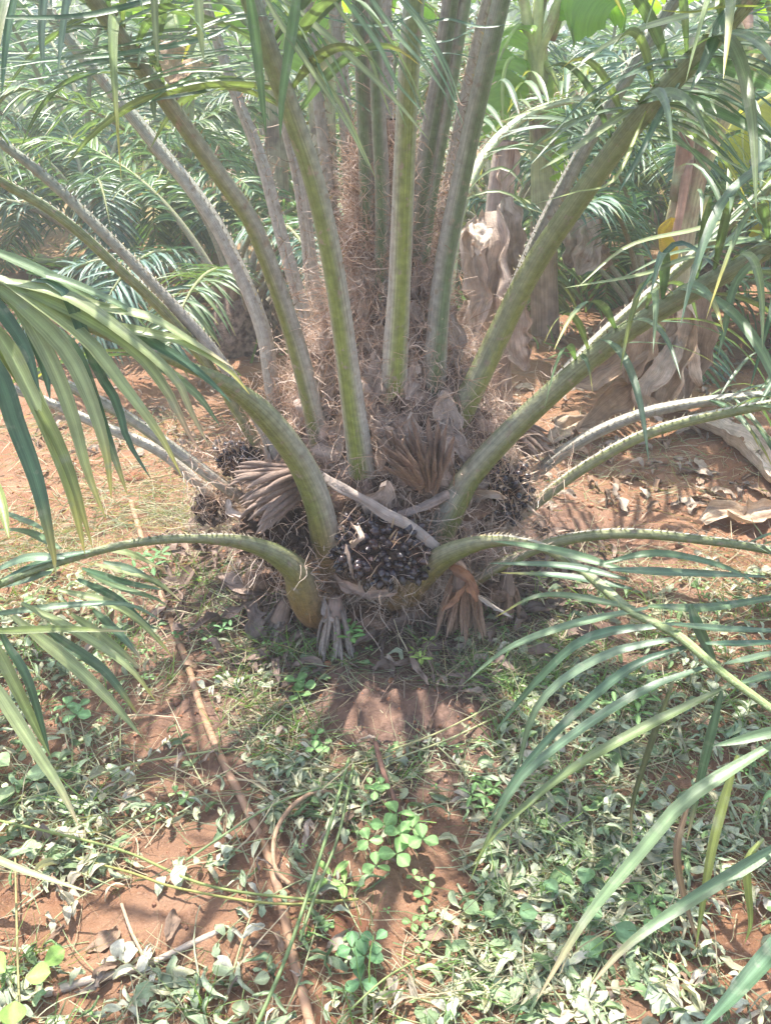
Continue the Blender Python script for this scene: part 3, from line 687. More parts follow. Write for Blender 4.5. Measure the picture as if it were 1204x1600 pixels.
for i in range(44):                                  # upper right, on both sides of the leaning stalks
    u = rng.random(); x0, y0 = 960 + 250 * u, 215 - 225 * u; sg = rng.choice([-1, 1, 1]); l = rng.uniform(140, 280)
    if sg > 0: pp = [(x0, y0), (x0 + l * .35, y0 + l * .05), (x0 + l * .65, y0 + l * .28), (x0 + l * .9, y0 + l * .62)]
    else: pp = [(x0, y0), (x0 - l * .3, y0 + l * .02), (x0 - l * .6, y0 + l * .16), (x0 - l * .85, y0 + l * .42)]
    traced(4, rng.uniform(2.2, 4.4), pp, 2.02 - .2 * u, 11 + rng.uniform(1.55, 1.85) - .9 + .05, GREENS[rng.integers(5)] * rng.uniform(.8, 1.4))
# sort: the largest in view stay single, the rest are joined per stalk
for c_ in cand:
    pr = project(c_['C']); inside = (pr[:, 0] > -5) & (pr[:, 0] < 1209) & (pr[:, 1] > -5) & (pr[:, 1] < 1605) & (pr[:, 2] > .1)
    ln = np.linalg.norm(np.diff(pr[:, :2], axis=0), axis=1).sum() * inside.mean()
    c_['size'] = ln * c_['w'] * FPX / max(pr[:, 2].mean(), .3) * (3 if c_['own'] else 1) * (1 if inside.any() else 0)
cand.sort(key=lambda c_: -c_['size'])
rest = {}
for i, c_ in enumerate(cand):
    if i < 290 and c_['size'] > 0:
        mb = MB(); leaflet(mb, c_['C'], c_['w'], c_['hint'], c_['col'], c_['tip'], n=14, tw=rng.normal(0, .12 if c_['own'] else .35), rnd=i * .71, fold=rng.uniform(.12, .35))
        build(mb, "leaflet", M['leaflet'], fronds[c_['fi']]['o'], local=True)
    else:
        mb = rest.setdefault(c_['fi'], MB())
        leaflet(mb, c_['C'], c_['w'], c_['hint'], c_['col'], c_['tip'], n=8, tw=rng.normal(0, .3), rnd=i * .71)
for fi, mb in rest.items():
    build(mb, "leaflets", M['leaflet'], fronds[fi]['o'], kind="stuff", local=True)
# ------------------------------------------------------------------ crumpled sheets (dry bracts, dry leaves)
def crumple(mb, C, w, hint, col, nu=16, nv=9, amp=.02, curl=.6, fold=0., seed=0, prof=None, wave=5., rag=.12, tipcol=None, pleat=0., pf=3.):
    curl = math.copysign(max(abs(curl), .05), curl)
    C = spline(C, nu); t = np.linspace(0, 1, nu); T, B, N = frames(C, hint)
    v = np.linspace(-1, 1, nv)
    W = w * (np.sin(np.pi * np.clip(t * .94 + .06, 0, 1)) ** .6) if prof is None else w * prof(t)
    Wr = W[:, None] * (1 + rag * (vn(t[:, None] * 9 + 0 * v[None], np.sign(v)[None] * 3 + 7 + 0 * t[:, None], seed) - .5) * 2)
    a = v[None] * (curl * (1 + .6 * (vn(t * 4, t * 0, seed + 1) - .5)))[:, None]
    x = np.sin(a) / curl; z = (1 - np.cos(a)) / curl
    z = z + fold * abs(v[None])
    if pleat: z = z + pleat * (abs(((v[None] * pf + .35 * vn(t[:, None] * 2, v[None] * 0, seed + 9) + seed * .37) % 1.) - .5) * 2 - .5)
    d = amp * (vn(t[:, None] * wave + seed * 3.3, v[None] * 2.6 + seed, seed + 2) - .5) * 2 + amp * .5 * (vn(t[:, None] * wave * 2.7, v[None] * 6, seed + 3) - .5) * 2
    d2 = amp * (vn(t[:, None] * wave * 1.3 + 9, v[None] * 2 + 5, seed + 4) - .5) * 2
    G = C[:, None] + (x * Wr + d2)[..., None] * B[:, None] + (z * Wr + d)[..., None] * N[:, None]
    k = vn(t[:, None] * 6, v[None] * 3, seed + 6)[..., None]
    cc = np.asarray(col) * (.82 + .36 * k)
    if tipcol is not None: cc = cc * (1 - t[:, None, None]) + np.asarray(tipcol) * t[:, None, None]
    st = np.stack(np.broadcast_arrays(t[:, None] * 3, v[None], seed * .7), -1)
    sheet(mb, G, cc, st)

# ------------------------------------------------------------------ fruit bunches
def unit_lathe(rs, zs, k, cols, bend=0.):
    a = np.linspace(0, 2 * np.pi, k, endpoint=False)
    zs = np.asarray(zs, float); rs = np.asarray(rs, float)
    G = np.stack([rs[:, None] * np.cos(a) + (bend * zs ** 2)[:, None], rs[:, None] * np.sin(a), np.broadcast_to(zs[:, None], (len(zs), k))], -1)
    mb = MB(); c = np.repeat(np.asarray(cols, float)[:, None], k, 1)
    sheet(mb, G, c, closed=True); return mb
FRUIT = [unit_lathe([.05, .34, .50, .52, .40, .2, .02], [-.2, 0, .35, .6, .85, 1.02, 1.15], 9,
         [(.16, .05, .02), (.10, .035, .02), k_, k_, k_, np.array(k_) * 1.2, (.12, .10, .09)]).mesh("fruit", M['fruit'])
         for k_ in ((.022, .016, .021), (.030, .020, .026), (.045, .024, .024))]
WITH = [unit_lathe([.05, .30, .44, .40, .42, .2, .02], [-.2, 0, .3, .55, .8, 1.0, 1.1], 8,
        [(.12, .06, .04), (.08, .05, .04), k_, k_, k_, k_, (.2, .14, .1)]).mesh("fruit", M['bark']) for k_ in ((.19, .13, .10), (.13, .085, .07))]
def frame_m(loc, z, x, sc):
    z = Vector(z).normalized(); x = Vector(x); x = (x - z * x.dot(z))
    if x.length < 1e-4: x = z.orthogonal()
    x.normalize(); y = z.cross(x)
    m = Matrix((x * sc[0], y * sc[1], z * sc[2])).transposed().to_4x4(); m.translation = Vector(loc)
    return m
n_single = 0
bunches = []
def bunch(px, py, Yd, rad, n, label, meshes, sz=.03, bractcol=(.36, .28, .2), nb=140, single=100, tilt=(0, -.5, .8)):
    global n_single
    c = at(px, py, Yd)
    mb = MB()
    a = np.linspace(0, 2 * np.pi, 20, endpoint=False); b = np.linspace(-1.45, 1.45, 12)
    A_, B_ = np.meshgrid(a, b); e = .88
    G = c + np.stack([np.cos(B_) * np.cos(A_) * rad[0] * e, np.cos(B_) * np.sin(A_) * rad[1] * e, np.sin(B_) * rad[2] * e], -1)
    sheet(mb, G, np.array([.07, .045, .035]), closed=True)
    bo = build(mb, "fruit_bunch", M['bark'], palm); bo["label"] = label
    i = np.arange(n * 2); ph = i * 2.39996; zc = 1 - 2 * (i + .5) / (n * 2)
    D = np.stack([np.sqrt(1 - zc ** 2) * np.cos(ph), np.sqrt(1 - zc ** 2) * np.sin(ph), zc], 1)
    vis = D @ nrm(np.array(tilt)); order = np.argsort(-vis)[:n]
    mbr = MB(); cnt = 0
    for j in order:
        d = D[j] + rng.normal(0, .09, 3); p = c + d * np.array(rad) * rng.uniform(.86, 1.0)
        nn = nrm(nrm(d / np.array(rad)) + rng.normal(0, .28, 3))
        s_ = sz * rng.uniform(.82, 1.15)
        me = meshes[rng.integers(len(meshes))]
        m = frame_m(p - nn * s_ * .5, nn, rng.normal(0, 1, 3), (s_ * .82, s_ * .82, s_))
        if cnt < single and n_single < 300:
            o = link("fruit", me, bo); o.matrix_local = m; cnt += 1; n_single += 1
        else:
            co = np.zeros(len(me.vertices) * 3, np.float32); me.vertices.foreach_get("co", co)
            mm = np.array(m); w_ = co.reshape(-1, 3) @ mm[:3, :3].T + mm[:3, 3]
            k = 9 if meshes is FRUIT else 8; nz = len(w_) // k
            sheet(mbr, w_.reshape(nz, k, 3), np.array([.03, .02, .02]) if meshes is FRUIT else np.array([.11, .08, .065]), closed=True)
    if mbr.n: build(mbr, "fruits", meshes[0].materials[0], bo, kind="stuff", local=True)
    # dry spiny bracts standing between the fruits
    mb = MB(); th = nrm(rng.normal(0, 1, (nb * 3, 3))); th = th[(th @ nrm(np.array(tilt))) > -.25][:nb]; nb = len(th)
    p0 = c + th * np.array(rad) * .9; dr = nrm(th + rng.normal(0, .5, th.shape)); L = rng.uniform(.02, .055, (nb, 1))
    kk = np.linspace(0, 1, 4)[None, :, None]
    Pn = p0[:, None] + dr[:, None] * L[:, None] * kk + rng.normal(0, .008, (nb, 1, 3)) * kk ** 2
    ribbons(mb, Pn, np.array([.0035, .0035, .0025, .0006]), nrm(np.cross(dr, rng.normal(0, 1, dr.shape))), np.array(bractcol) * rng.uniform(.6, 1.25, (nb, 1)))
    build(mb, "bracts", M['fibre'], bo, kind="stuff", local=True)
    bunches.append((c, rad))
bunch(600, 864, 1.86, (.135, .10, .105), 260, "ripe black fruit bunch at the front between two arching stalks", FRUIT, .0265, single=180, nb=60)
bunch(440, 838, 1.93, (.125, .10, .085), 120, "withered brown fruit bunch under the curled flower spikes", WITH, .030, single=60, nb=60, bractcol=(.25, .17, .13))
bunch(378, 722, 2.20, (.075, .07, .06), 60, "small black fruit bunch on the left side", FRUIT, .022, single=30, nb=60)
bunch(778, 775, 2.12, (.095, .09, .115), 110, "fibre-covered black fruit bunch on the right side", FRUIT, .028, single=50, nb=260, bractcol=(.42, .33, .25))
bunch(335, 795, 2.22, (.06, .06, .06), 40, "dark fruit bunch low on the left side", WITH, .026, single=10, nb=30)

# ------------------------------------------------------------------ dried male flower clusters: bundles of finger-like spikelets
zs = np.linspace(0, 1, 10)
def spikelet_mesh(bend, c0, c1):
    mb = unit_lathe(np.interp(zs, [0, .1, .5, .85, 1], [.55, .9, 1, .75, .1]) * (1 + .08 * np.sin(zs * 40)), zs, 7,
                    np.array(c0)[None] * (1 - zs[:, None]) + np.array(c1)[None] * zs[:, None])
    V = mb.v[0]; V[:, 0] *= .075; V[:, 1] *= .075; V[:, 0] += bend * V[:, 2] ** 2; V[:, 1] += .04 * np.sin(V[:, 2] * 5)
    return mb.mesh("spikelet", M['spike'])
SPB = [spikelet_mesh(b, (.25, .175, .14), (.33, .25, .205)) for b in (.15, .3, .45)]
SPG = [spikelet_mesh(b, (.27, .22, .19), (.36, .31, .28)) for b in (.04, .1, .16)]
SPR = [spikelet_mesh(b, (.26, .155, .105), (.34, .24, .18)) for b in (.02, .06, .1)]
SPU = [spikelet_mesh(b, (.30, .205, .16), (.27, .185, .135)) for b in (.02, -.08, .1)]
def cluster(o3, D, n, L, spread, meshes, label, flat=.45, thick=1., grav=(0, 0, -1), r0=.03, stalk=None):
    o3 = np.asarray(o3); D = nrm(D)
    mb = MB(); sc = o3 - D * L * .5 if stalk is None else np.asarray(stalk)
    tube(mb, spline([sc, (sc + o3) / 2 + np.array([0, 0, .01]), o3 + D * L * .12], 7), np.linspace(.016, .03, 7), np.array([.27, .19, .15]), 8)
    co = build(mb, "flower_cluster", M['dry'], palm); co["label"] = label
    S1 = nrm(np.cross(D, [0, .3, 1])); S2 = np.cross(S1, D)
    for i in range(n):
        a = rng.uniform(-1, 1); b = rng.uniform(-1, 1)
        d = nrm(D + S1 * a * spread + S2 * b * spread * flat)
        p = o3 + S1 * a * r0 + S2 * b * r0 + D * rng.uniform(-.02, .02)
        l = L * rng.uniform(.75, 1.12)
        o = link("spikelet", meshes[rng.integers(len(meshes))], co)
        o.matrix_local = frame_m(p, d, np.array(grav) + rng.normal(0, .25, 3), (l * thick * rng.uniform(.8, 1.15), l * thick * rng.uniform(.8, 1.15), l))
    return co
cluster(at(462, 752, 1.93), at(385, 770, 1.86) - at(462, 752, 1.93), 44, .155, .42, SPB, "fan of curled grey-brown flower spikes over the withered bunch", flat=.8, thick=.78, r0=.035)
cluster(at(662, 750, 1.94), at(638, 665, 1.86) - at(662, 750, 1.94), 62, .150, .50, SPU, "upright brush of reddish flower spikes in the middle", flat=.6, thick=.62, grav=(0, -1, 0), r0=.04)
cluster(at(722, 915, 1.83), (-.02, -.04, -1), 42, .165, .27, SPR, "hanging tassel of rust-brown flower spikes", thick=.55, r0=.032, stalk=at(715, 880, 1.9))
cluster(at(522, 960, 1.79), (-.04, -.05, -1), 30, .135, .28, SPG, "hanging tassel of grey flower spikes by the foot", thick=.6, r0=.024, stalk=at(525, 935, 1.85))
cluster(at(800, 672, 2.38), at(845, 690, 2.34) - at(800, 672, 2.38), 20, .14, .5, SPB, "dark flower spikes poking out on the right", thick=.8)
cluster(at(790, 920, 1.96), (.03, -.05, -1), 16, .115, .35, SPR, "short drooping flower spikes behind the rust-brown tassel", thick=.8)
cluster(at(440, 965, 1.92), (-.3, -.3, -.8), 12, .12, .5, SPG, "collapsed grey flower spikes low on the left", thick=.8)

# ------------------------------------------------------------------ old leaf bases, dry sheaths and loose fibre on the trunk
for px, py, Yd, d, L, r in [(575,965,1.90,(0,-1,.25),.12,.042),(640,955,1.95,(.2,-1,.2),.1,.04),(415,905,1.98,(-.7,-.7,.3),.12,.04),(770,925,1.98,(.7,-.6,.3),.12,.036),
                            (540,905,1.92,(-.1,-1,.4),.1,.035),(470,800,2.02,(-.6,-.8,.5),.12,.04),(735,800,2.05,(.6,-.6,.6),.12,.04),(600,770,2.02,(0,-.8,.9),.12,.05),
                            (655,790,2.0,(.2,-.8,.8),.14,.045),(530,790,2.0,(-.2,-.8,.8),.14,.04),(700,700,2.16,(.4,-.5,1),.14,.05),(460,690,2.2,(-.5,-.4,1),.15,.045)]:
    p = at(px, py, Yd); d = nrm(d); mb = MB()
    C = spline([p - d * L * .7, p, p + d * L * .5], 8)
    T, B, N = frames(C, (0, .2, 1)); a = np.linspace(0, 2 * np.pi, 14, endpoint=False)
    rr = r * np.interp(np.arange(8), [0, 6, 7], [1.25, .95, .8])
    G = C[:, None] + rr[:, None, None] * (np.cos(a)[None, :, None] * B[:, None] * 1.35 + np.sin(a)[None, :, None] * N[:, None] * .75) + rng.normal(0, .0025, (8, 14, 3))
    G = np.concatenate([G, np.repeat(C[-1:, None], 14, 1) + d * .004], 0)
    sheet(mb, G, np.array([.27, .175, .125]) * rng.uniform(.8, 1.1), closed=True)
    build(mb, "leaf_base", M['bark'], palm)
for i, (pts, w, c) in enumerate([
    (((690,650,2.1),(720,690,2.02),(745,730,2.0)), .05, (.40,.32,.27)), (((700,665,2.05),(690,720,2.0),(700,770,1.98)), .055, (.36,.28,.23)),
    (((575,655,2.05),(600,690,1.98),(590,740,1.96)), .04, (.36,.27,.21)), (((745,560,2.2),(735,610,2.16),(730,650,2.14)), .05, (.40,.33,.28)),
    (((560,420,2.25),(570,470,2.18),(560,520,2.16)), .04, (.36,.28,.22)), (((585,190,2.3),(600,240,2.27),(612,300,2.25)), .06, (.34,.27,.23)),
    (((660,440,2.24),(665,500,2.2),(650,560,2.16)), .05, (.38,.31,.27)), (((700,480,2.25),(715,540,2.22),(700,600,2.18)), .05, (.40,.34,.29)),
    (((505,935,1.83),(515,960,1.79),(528,990,1.77)), .035, (.40,.33,.29)), (((700,880,1.84),(735,905,1.79),(745,940,1.77)), .03, (.36,.19,.115)),
    (((735,905,1.80),(715,930,1.78),(690,955,1.76)), .018, (.40,.22,.13)), (((745,930,1.79),(775,950,1.78),(800,965,1.77)), .012, (.42,.36,.31)),
    (((548,818,1.84),(562,838,1.77),(548,856,1.77)), .022, (.38,.29,.23)),
    (((540,850,1.80),(546,880,1.77),(552,905,1.78)), .010, (.33,.25,.20)), (((355,780,2.0),(360,800,1.97),(400,810,1.95)), .02, (.42,.35,.30)),
    (((640,880,1.80),(628,900,1.79),(612,915,1.79)), .012, (.40,.31,.25)), (((520,900,1.85),(560,925,1.81),(620,925,1.80)), .03, (.32,.23,.18)),
    (((735,780,2.02),(765,772,1.99),(790,780,1.99)), .028, (.46,.36,.28)), (((430,720,2.06),(410,745,2.0),(420,775,1.98)), .03, (.33,.25,.21)),
    (((440,985,1.88),(450,1010,1.84),(470,1030,1.83)), .05, (.30,.24,.21)), (((400,940,1.95),(395,970,1.9),(410,1000,1.88)), .06, (.27,.21,.18)),
    (((590,1000,1.86),(620,1020,1.83),(640,1030,1.83)), .05, (.26,.2,.17)), (((340,900,2.05),(370,915,2.0),(420,930,1.95)), .05, (.27,.20,.16))]):
    mb = MB(); P3 = np.array([at(*q) for q in pts])
    tocam = nrm(np.array([0, 0, CAM_H]) - P3[1])
    crumple(mb, P3, w * .62, tocam + rng.normal(0, .3, 3), c, 14, 9, w * .22, 1.1, 0, seed=40 + i, rag=.35)
    build(mb, "dry_sheath", M['dry'], palm)
for i in range(22):
    z0 = rng.uniform(.35, 1.0); a = rng.uniform(-2.75, -.4); r0 = float(core_r(z0)) * 1.06; h_ = rng.uniform(.10, .2)
    P3 = [PALM + np.array([math.cos(a + dq) * float(core_r(z0 + dz)) * (1.02 + k_), math.sin(a + dq) * float(core_r(z0 + dz)) * (1.02 + k_), z0 + dz]) for dq, dz, k_ in ((0, 0, 0), (.06, h_ * .5, .06), (.1, h_, .22))]
    mb = MB(); crumple(mb, P3, rng.uniform(.022, .045), (math.cos(a), math.sin(a), .4), np.array([.43, .345, .285]) * rng.uniform(.75, 1.1), 12, 9, .010, 1.0, 0, seed=70 + i, rag=.5, pleat=.2, pf=2)
    build(mb, "dry_sheath", M['dry'], palm)
for i in range(9):
    z0 = rng.uniform(.36, .72); a = -2.7 + i * .27 + rng.uniform(-.08, .08); r0 = float(core_r(z0))
    d = nrm(np.array([math.cos(a) * .6, math.sin(a) * .6, .9])); p = PALM + np.array([math.cos(a) * r0 * .9, math.sin(a) * r0 * .9, z0]); L = rng.uniform(.08, .14); r_ = rng.uniform(.022, .034); mb = MB()
    C = spline([p - d * L * .5, p, p + d * L * .6], 8); T, B, N = frames(C, (math.cos(a), math.sin(a), -.3)); q = np.linspace(0, 2 * np.pi, 14, endpoint=False); rr = r_ * np.interp(np.arange(8), [0, 6, 7], [1.3, .95, .75])
    G = C[:, None] + rr[:, None, None] * (np.cos(q)[None, :, None] * B[:, None] * 1.35 + np.sin(q)[None, :, None] * N[:, None] * .7) + rng.normal(0, .002, (8, 14, 3))
    G = np.concatenate([G, np.repeat(C[-1:, None], 14, 1) - d * .006], 0)
    sheet(mb, G, np.array([.36, .28, .23]) * rng.uniform(.8, 1.1), closed=True); build(mb, "leaf_base", M['dry'], palm)
def strands(mb, p, d, L, curl, hw, cols, k=8, grav=.0):
    n = len(p); pts = [p]; dd = nrm(d); step = (L / (k - 1))[:, None]; bias = rng.normal(0, curl, p.shape)
    for i in range(k - 1):
        dd = nrm(dd + bias * .55 + rng.normal(0, curl * .6, p.shape) + np.array([0, 0, -grav]))
        pts.append(pts[-1] + dd * step)
    Pn = np.stack(pts, 1); side = nrm(np.cross(dd, rng.normal(0, 1, p.shape)))
    W = hw[:, None] * np.linspace(1, .45, k)[None]
    ribbons(mb, Pn, W, side, cols)
def fib_cols(n, warm=.5):
    a = np.array([.56, .41, .31]); b = np.array([.61, .51, .43]); c = np.array([.40, .265, .19])
    r = rng.random((n, 1)); q = rng.random((n, 1))
    return np.where(q < .25, c, a * r + b * (1 - r)) * rng.uniform(.75, 1.15, (n, 1))
mb = MB()
n = 10000
zf = rng.uniform(.12, 1.32, n) ** 1.0; af = rng.uniform(-np.pi * 1.12, np.pi * .12, n)
rf = core_r(zf) * rng.uniform(.95, 1.18, n)
p = np.stack([PALM[0] + rf * np.cos(af), PALM[1] + rf * np.sin(af), zf], 1)
radial = np.stack([np.cos(af), np.sin(af), 0 * af], 1); tang = np.stack([-np.sin(af), np.cos(af), 0 * af], 1)
d = radial * rng.uniform(-.1, .7, (n, 1)) + tang * rng.normal(0, .8, (n, 1)) + np.array([0, 0, 1.]) * rng.normal(.1, .8, (n, 1))
strands(mb, p, d, rng.uniform(.05, .15, n), .38, rng.uniform(.0007, .0015, n), fib_cols(n))
build(mb, "loose_fibre", M['fibre'], palm, kind="stuff")
mb = MB()                                          # wisps clinging to the feet of the stalks and around the bunches
for fr in fronds[:-1]:
    n = 95; q = rng.uniform(.08, .42, n); i = np.clip(np.searchsorted(fr['s'], q), 0, 63); sg = rng.choice([-1., 1.], n)
    p = fr['C'][i] + fr['B'][i] * (sg * fr['w'][i] * .5)[:, None] + fr['N'][i] * (fr['w'][i] * .1)[:, None]
    d = fr['B'][i] * sg[:, None] * .7 + fr['T'][i] * rng.normal(.1, .6, (n, 1)) + fr['N'][i] * rng.normal(.3, .5, (n, 1))
    strands(mb, p, d, rng.uniform(.04, .12, n), .42, rng.uniform(.0007, .0014, n), fib_cols(n))
for fr in fronds[15:30]:
    n = 110; q = rng.uniform(.35, 1.0, n) ** 1.2; i = np.clip(np.searchsorted(fr['s'], q), 0, 63); sg = rng.choice([-1., 1.], n)
    p = fr['C'][i] + fr['B'][i] * (sg * fr['w'][i] * .42)[:, None] + fr['N'][i] * (fr['w'][i] * .3)[:, None]
    strands(mb, p, fr['T'][i] * rng.normal(0, 1, (n, 1)) + fr['B'][i] * sg[:, None] * .3 + fr['N'][i] * rng.normal(.3, .3, (n, 1)), rng.uniform(.02, .07, n), .3, rng.uniform(.0008, .0018, n), fib_cols(n) * rng.uniform(.35, 1, (n, 1)))
for c_, rad in bunches:
    n = 60 if c_ is bunches[0][0] else 210; th = nrm(rng.normal(0, 1, (n, 3))); th[:, 1] = -abs(th[:, 1])
    p = c_ + th * np.array(rad) * rng.uniform(1.0, 1.25, (n, 1))
    strands(mb, p, rng.normal(0, 1, (n, 3)), rng.uniform(.05, .14, n), .35, rng.uniform(.0007, .0014, n), fib_cols(n))
fr = fronds[0]; n = 240; q = rng.uniform(.16, .42, n); i = np.clip(np.searchsorted(fr['s'], q), 0, 63)      # orange fringe on the low left stalk
p = fr['C'][i] + fr['N'][i] * (fr['w'][i] * .12)[:, None] + fr['B'][i] * (fr['w'][i] * rng.uniform(-.5, .5, n))[:, None]
strands(mb, p, -fr['T'][i] * .8 + fr['N'][i] * .5 + rng.normal(0, .3, (n, 3)), rng.uniform(.03, .08, n), .3, rng.uniform(.0008, .0014, n), np.array([.48, .27, .14]) * rng.uniform(.7, 1.2, (n, 1)))
n = 420; a = rng.uniform(-2.6, -.5, n); rr = rng.uniform(.36, .5, n)                                             # fringe hanging round the foot
p = np.stack([PALM[0] + rr * np.cos(a), PALM[1] + rr * np.sin(a), rng.uniform(.05, .3, n)], 1)
strands(mb, p, np.stack([np.cos(a), np.sin(a), -1 + 0 * a], 1) * .4 + rng.normal(0, .6, (n, 3)), rng.uniform(.06, .16, n), .3, rng.uniform(.0008, .0018, n), fib_cols(n) * .8, grav=.08)
build(mb, "loose_fibre", M['fibre'], palm, kind="stuff")

# the dead strips lying over the front bunch
def strip(name, pts, w, col, label, cat, thick=.004, seed=0, amp=.010, group=None):
    P3 = np.array([at(*q) for q in pts]); e = empty(name, P3[0], label, cat, group)
    mb = MB(); C = spline(P3, 18); tocam = nrm(np.array([0, 0, CAM_H]) - C[9])
    T, B, N = frames(C, tocam); v = np.linspace(-1, 1, 7)
    W = w * (.8 + .4 * vn(np.arange(18) * .45, np.zeros(18), seed))
    up = C[:, None] + B[:, None] * (v[None] * W[:, None])[..., None] + N[:, None] * ((1 - v ** 2)[None] * thick + amp * (vn(np.arange(18)[:, None] * .6, v[None] * 2 + seed, seed) - .5))[..., None]
    dn = C[:, None] + B[:, None] * (v[::-1][None] * W[:, None])[..., None] - N[:, None] * thick * .6
    cc = np.array(col) * (.8 + .4 * vn(np.arange(18)[:, None] * .8, np.arange(14)[None] * .7, seed + 2))[..., None]
    sheet(mb, np.concatenate([up, dn], 1), cc, closed=True)
    build(mb, "stalk_strip", M['dry'], e); return e
strip("dead_leaf_stalk", [(480,728,1.93),(520,755,1.89),(570,782,1.86),(602,803,1.84),(640,822,1.83),(682,856,1.82)], .014, (.33,.275,.235), "dry grey leaf stalk lying diagonally over the front fruit bunch", "leaf stalk", seed=3)
strip("dead_leaf_stalk", [(622,805,1.89),(660,792,1.90),(700,772,1.95)], .013, (.30,.235,.20), "short dry stalk piece behind the diagonal dead stalk", "leaf stalk", seed=5)
# ------------------------------------------------------------------ oil palms standing behind
def frond_pair(L, arch, seed, greens, start=.28, ll=.42):
    r = np.random.default_rng(seed)
    t = np.linspace(0, 1, 18)
    a0 = 1.25 - .1 * r.random()
    ang = a0 - arch * t ** 1.25
    dx = np.cos(ang) * L / 17; dz = np.sin(ang) * L / 17
    C = np.stack([np.cumsum(dx) - dx[0], .04 * np.sin(t * 3 + seed) * L, np.cumsum(dz) - dz[0]], 1)
    mb = MB(); g = np.array(greens[0])
    cc = np.array([.30, .27, .22])[None] * (1 - t[:, None]) ** 2 + (np.array([.17, .20, .07]))[None] * (1 - (1 - t[:, None]) ** 2)
    tube(mb, C, np.interp(t, [0, .15, .5, 1], [.045, .03, .018, .004]), cc, 6, hint=(-.6, .02, 1))
    rach = mb.mesh("frond", M['petiole'])
    mb = MB(); T = nrm(np.gradient(C, axis=0)); N = nrm(np.cross(T, [0, -1, .001])); N[N[:, 2] < 0] *= -1; B = np.cross(T, N)
    n = int(L * 26)
    for u in np.linspace(start, .995, n):
        c0 = np.array([np.interp(u, t, C[:, k]) for k in range(3)]); i = min(int(u * 17), 17)
        for sg in (-1, 1):
            l = ll * np.interp((u - start) / (1 - start), [0, .15, .45, .8, 1], [.5, .85, 1, .75, .35]) * r.uniform(.85, 1.1)
            d = nrm(B[i] * sg * r.uniform(.75, 1) + T[i] * r.uniform(.45, .8) + N[i] * r.choice([-.2, .1, .4]))
            tt = np.linspace(0, 1, 5)[:, None]
            P_ = c0 + d * l * tt + np.array([0, 0, -1.]) * l * r.uniform(.25, .65) * tt ** 2.2
            c = np.array(greens[r.integers(len(greens))]) * r.uniform(.8, 1.2)
            leaflet(mb, P_, .017 * r.uniform(.8, 1.1), nrm(N[i] + r.normal(0, .3, 3)), c, np.array([.3, .27, .1]) if r.random() < .25 else None, n=5, rnd=u * 30)
    return rach, mb.mesh("leaflets", M['leaflet'])
GB = [(.10, .17, .095), (.12, .19, .09), (.085, .155, .10), (.14, .20, .085)]
GY = [(.17, .22, .07), (.14, .20, .08), (.2, .23, .09)]
GBL = [(.085, .15, .12), (.10, .17, .13), (.075, .135, .10)]
PAIRS = [frond_pair(2.4, 1.5, 1, GB), frond_pair(2.3, 2.1, 2, GB), frond_pair(2.1, 2.6, 3, GY), frond_pair(2.5, 1.2, 4, GBL), frond_pair(2.2, 2.3, 5, GBL), frond_pair(1.9, 2.9, 6, GB)]
def stump_mesh():
    a = np.linspace(0, 2 * np.pi, 16, endpoint=False); z = np.linspace(-.1, .6, 9)
    R_ = np.interp(z, [-.1, .1, .35, .6], [.26, .30, .22, .08])
    G = np.stack([R_[:, None] * np.cos(a) * (1 + .18 * np.sin(a * 7 + z[:, None] * 20)), R_[:, None] * np.sin(a) * (1 + .18 * np.sin(a * 5 + z[:, None] * 25)), np.broadcast_to(z[:, None], (9, 16))], -1)
    mb = MB(); sheet(mb, G, np.array([.26, .19, .15]), closed=True); return mb.mesh("trunk", M['bark'])
STUMP = stump_mesh()
def back_palm(x, y, n, sc, label, seed, kinds=(0, 1, 2, 3, 4, 5), skip=None, up=0.):
    r = np.random.default_rng(seed)
    e = empty("oil_palm", (x, y, float(gh(x, y))), label, "palm tree", "oil palms standing behind")
    e.scale = (sc,) * 3
    link("trunk", STUMP, e).rotation_euler = (0, 0, r.uniform(0, 6))
    for i in range(n):
        az = i * 2.399 + r.uniform(-.2, .2)
        k = kinds[r.integers(len(kinds))]
        o = link("frond", PAIRS[k][0], e, (math.cos(az) * .1, math.sin(az) * .1, .25 + .3 * i / n))
        tilt = (.42 - .80 * i / n) + r.uniform(-.1, .1) - up     # + leans outwards
        o.rotation_euler = (0, tilt, az)
        o.scale = (r.uniform(.9, 1.1),) * 3
        tag(link("leaflets", PAIRS[k][1], o), kind="stuff")
    return e
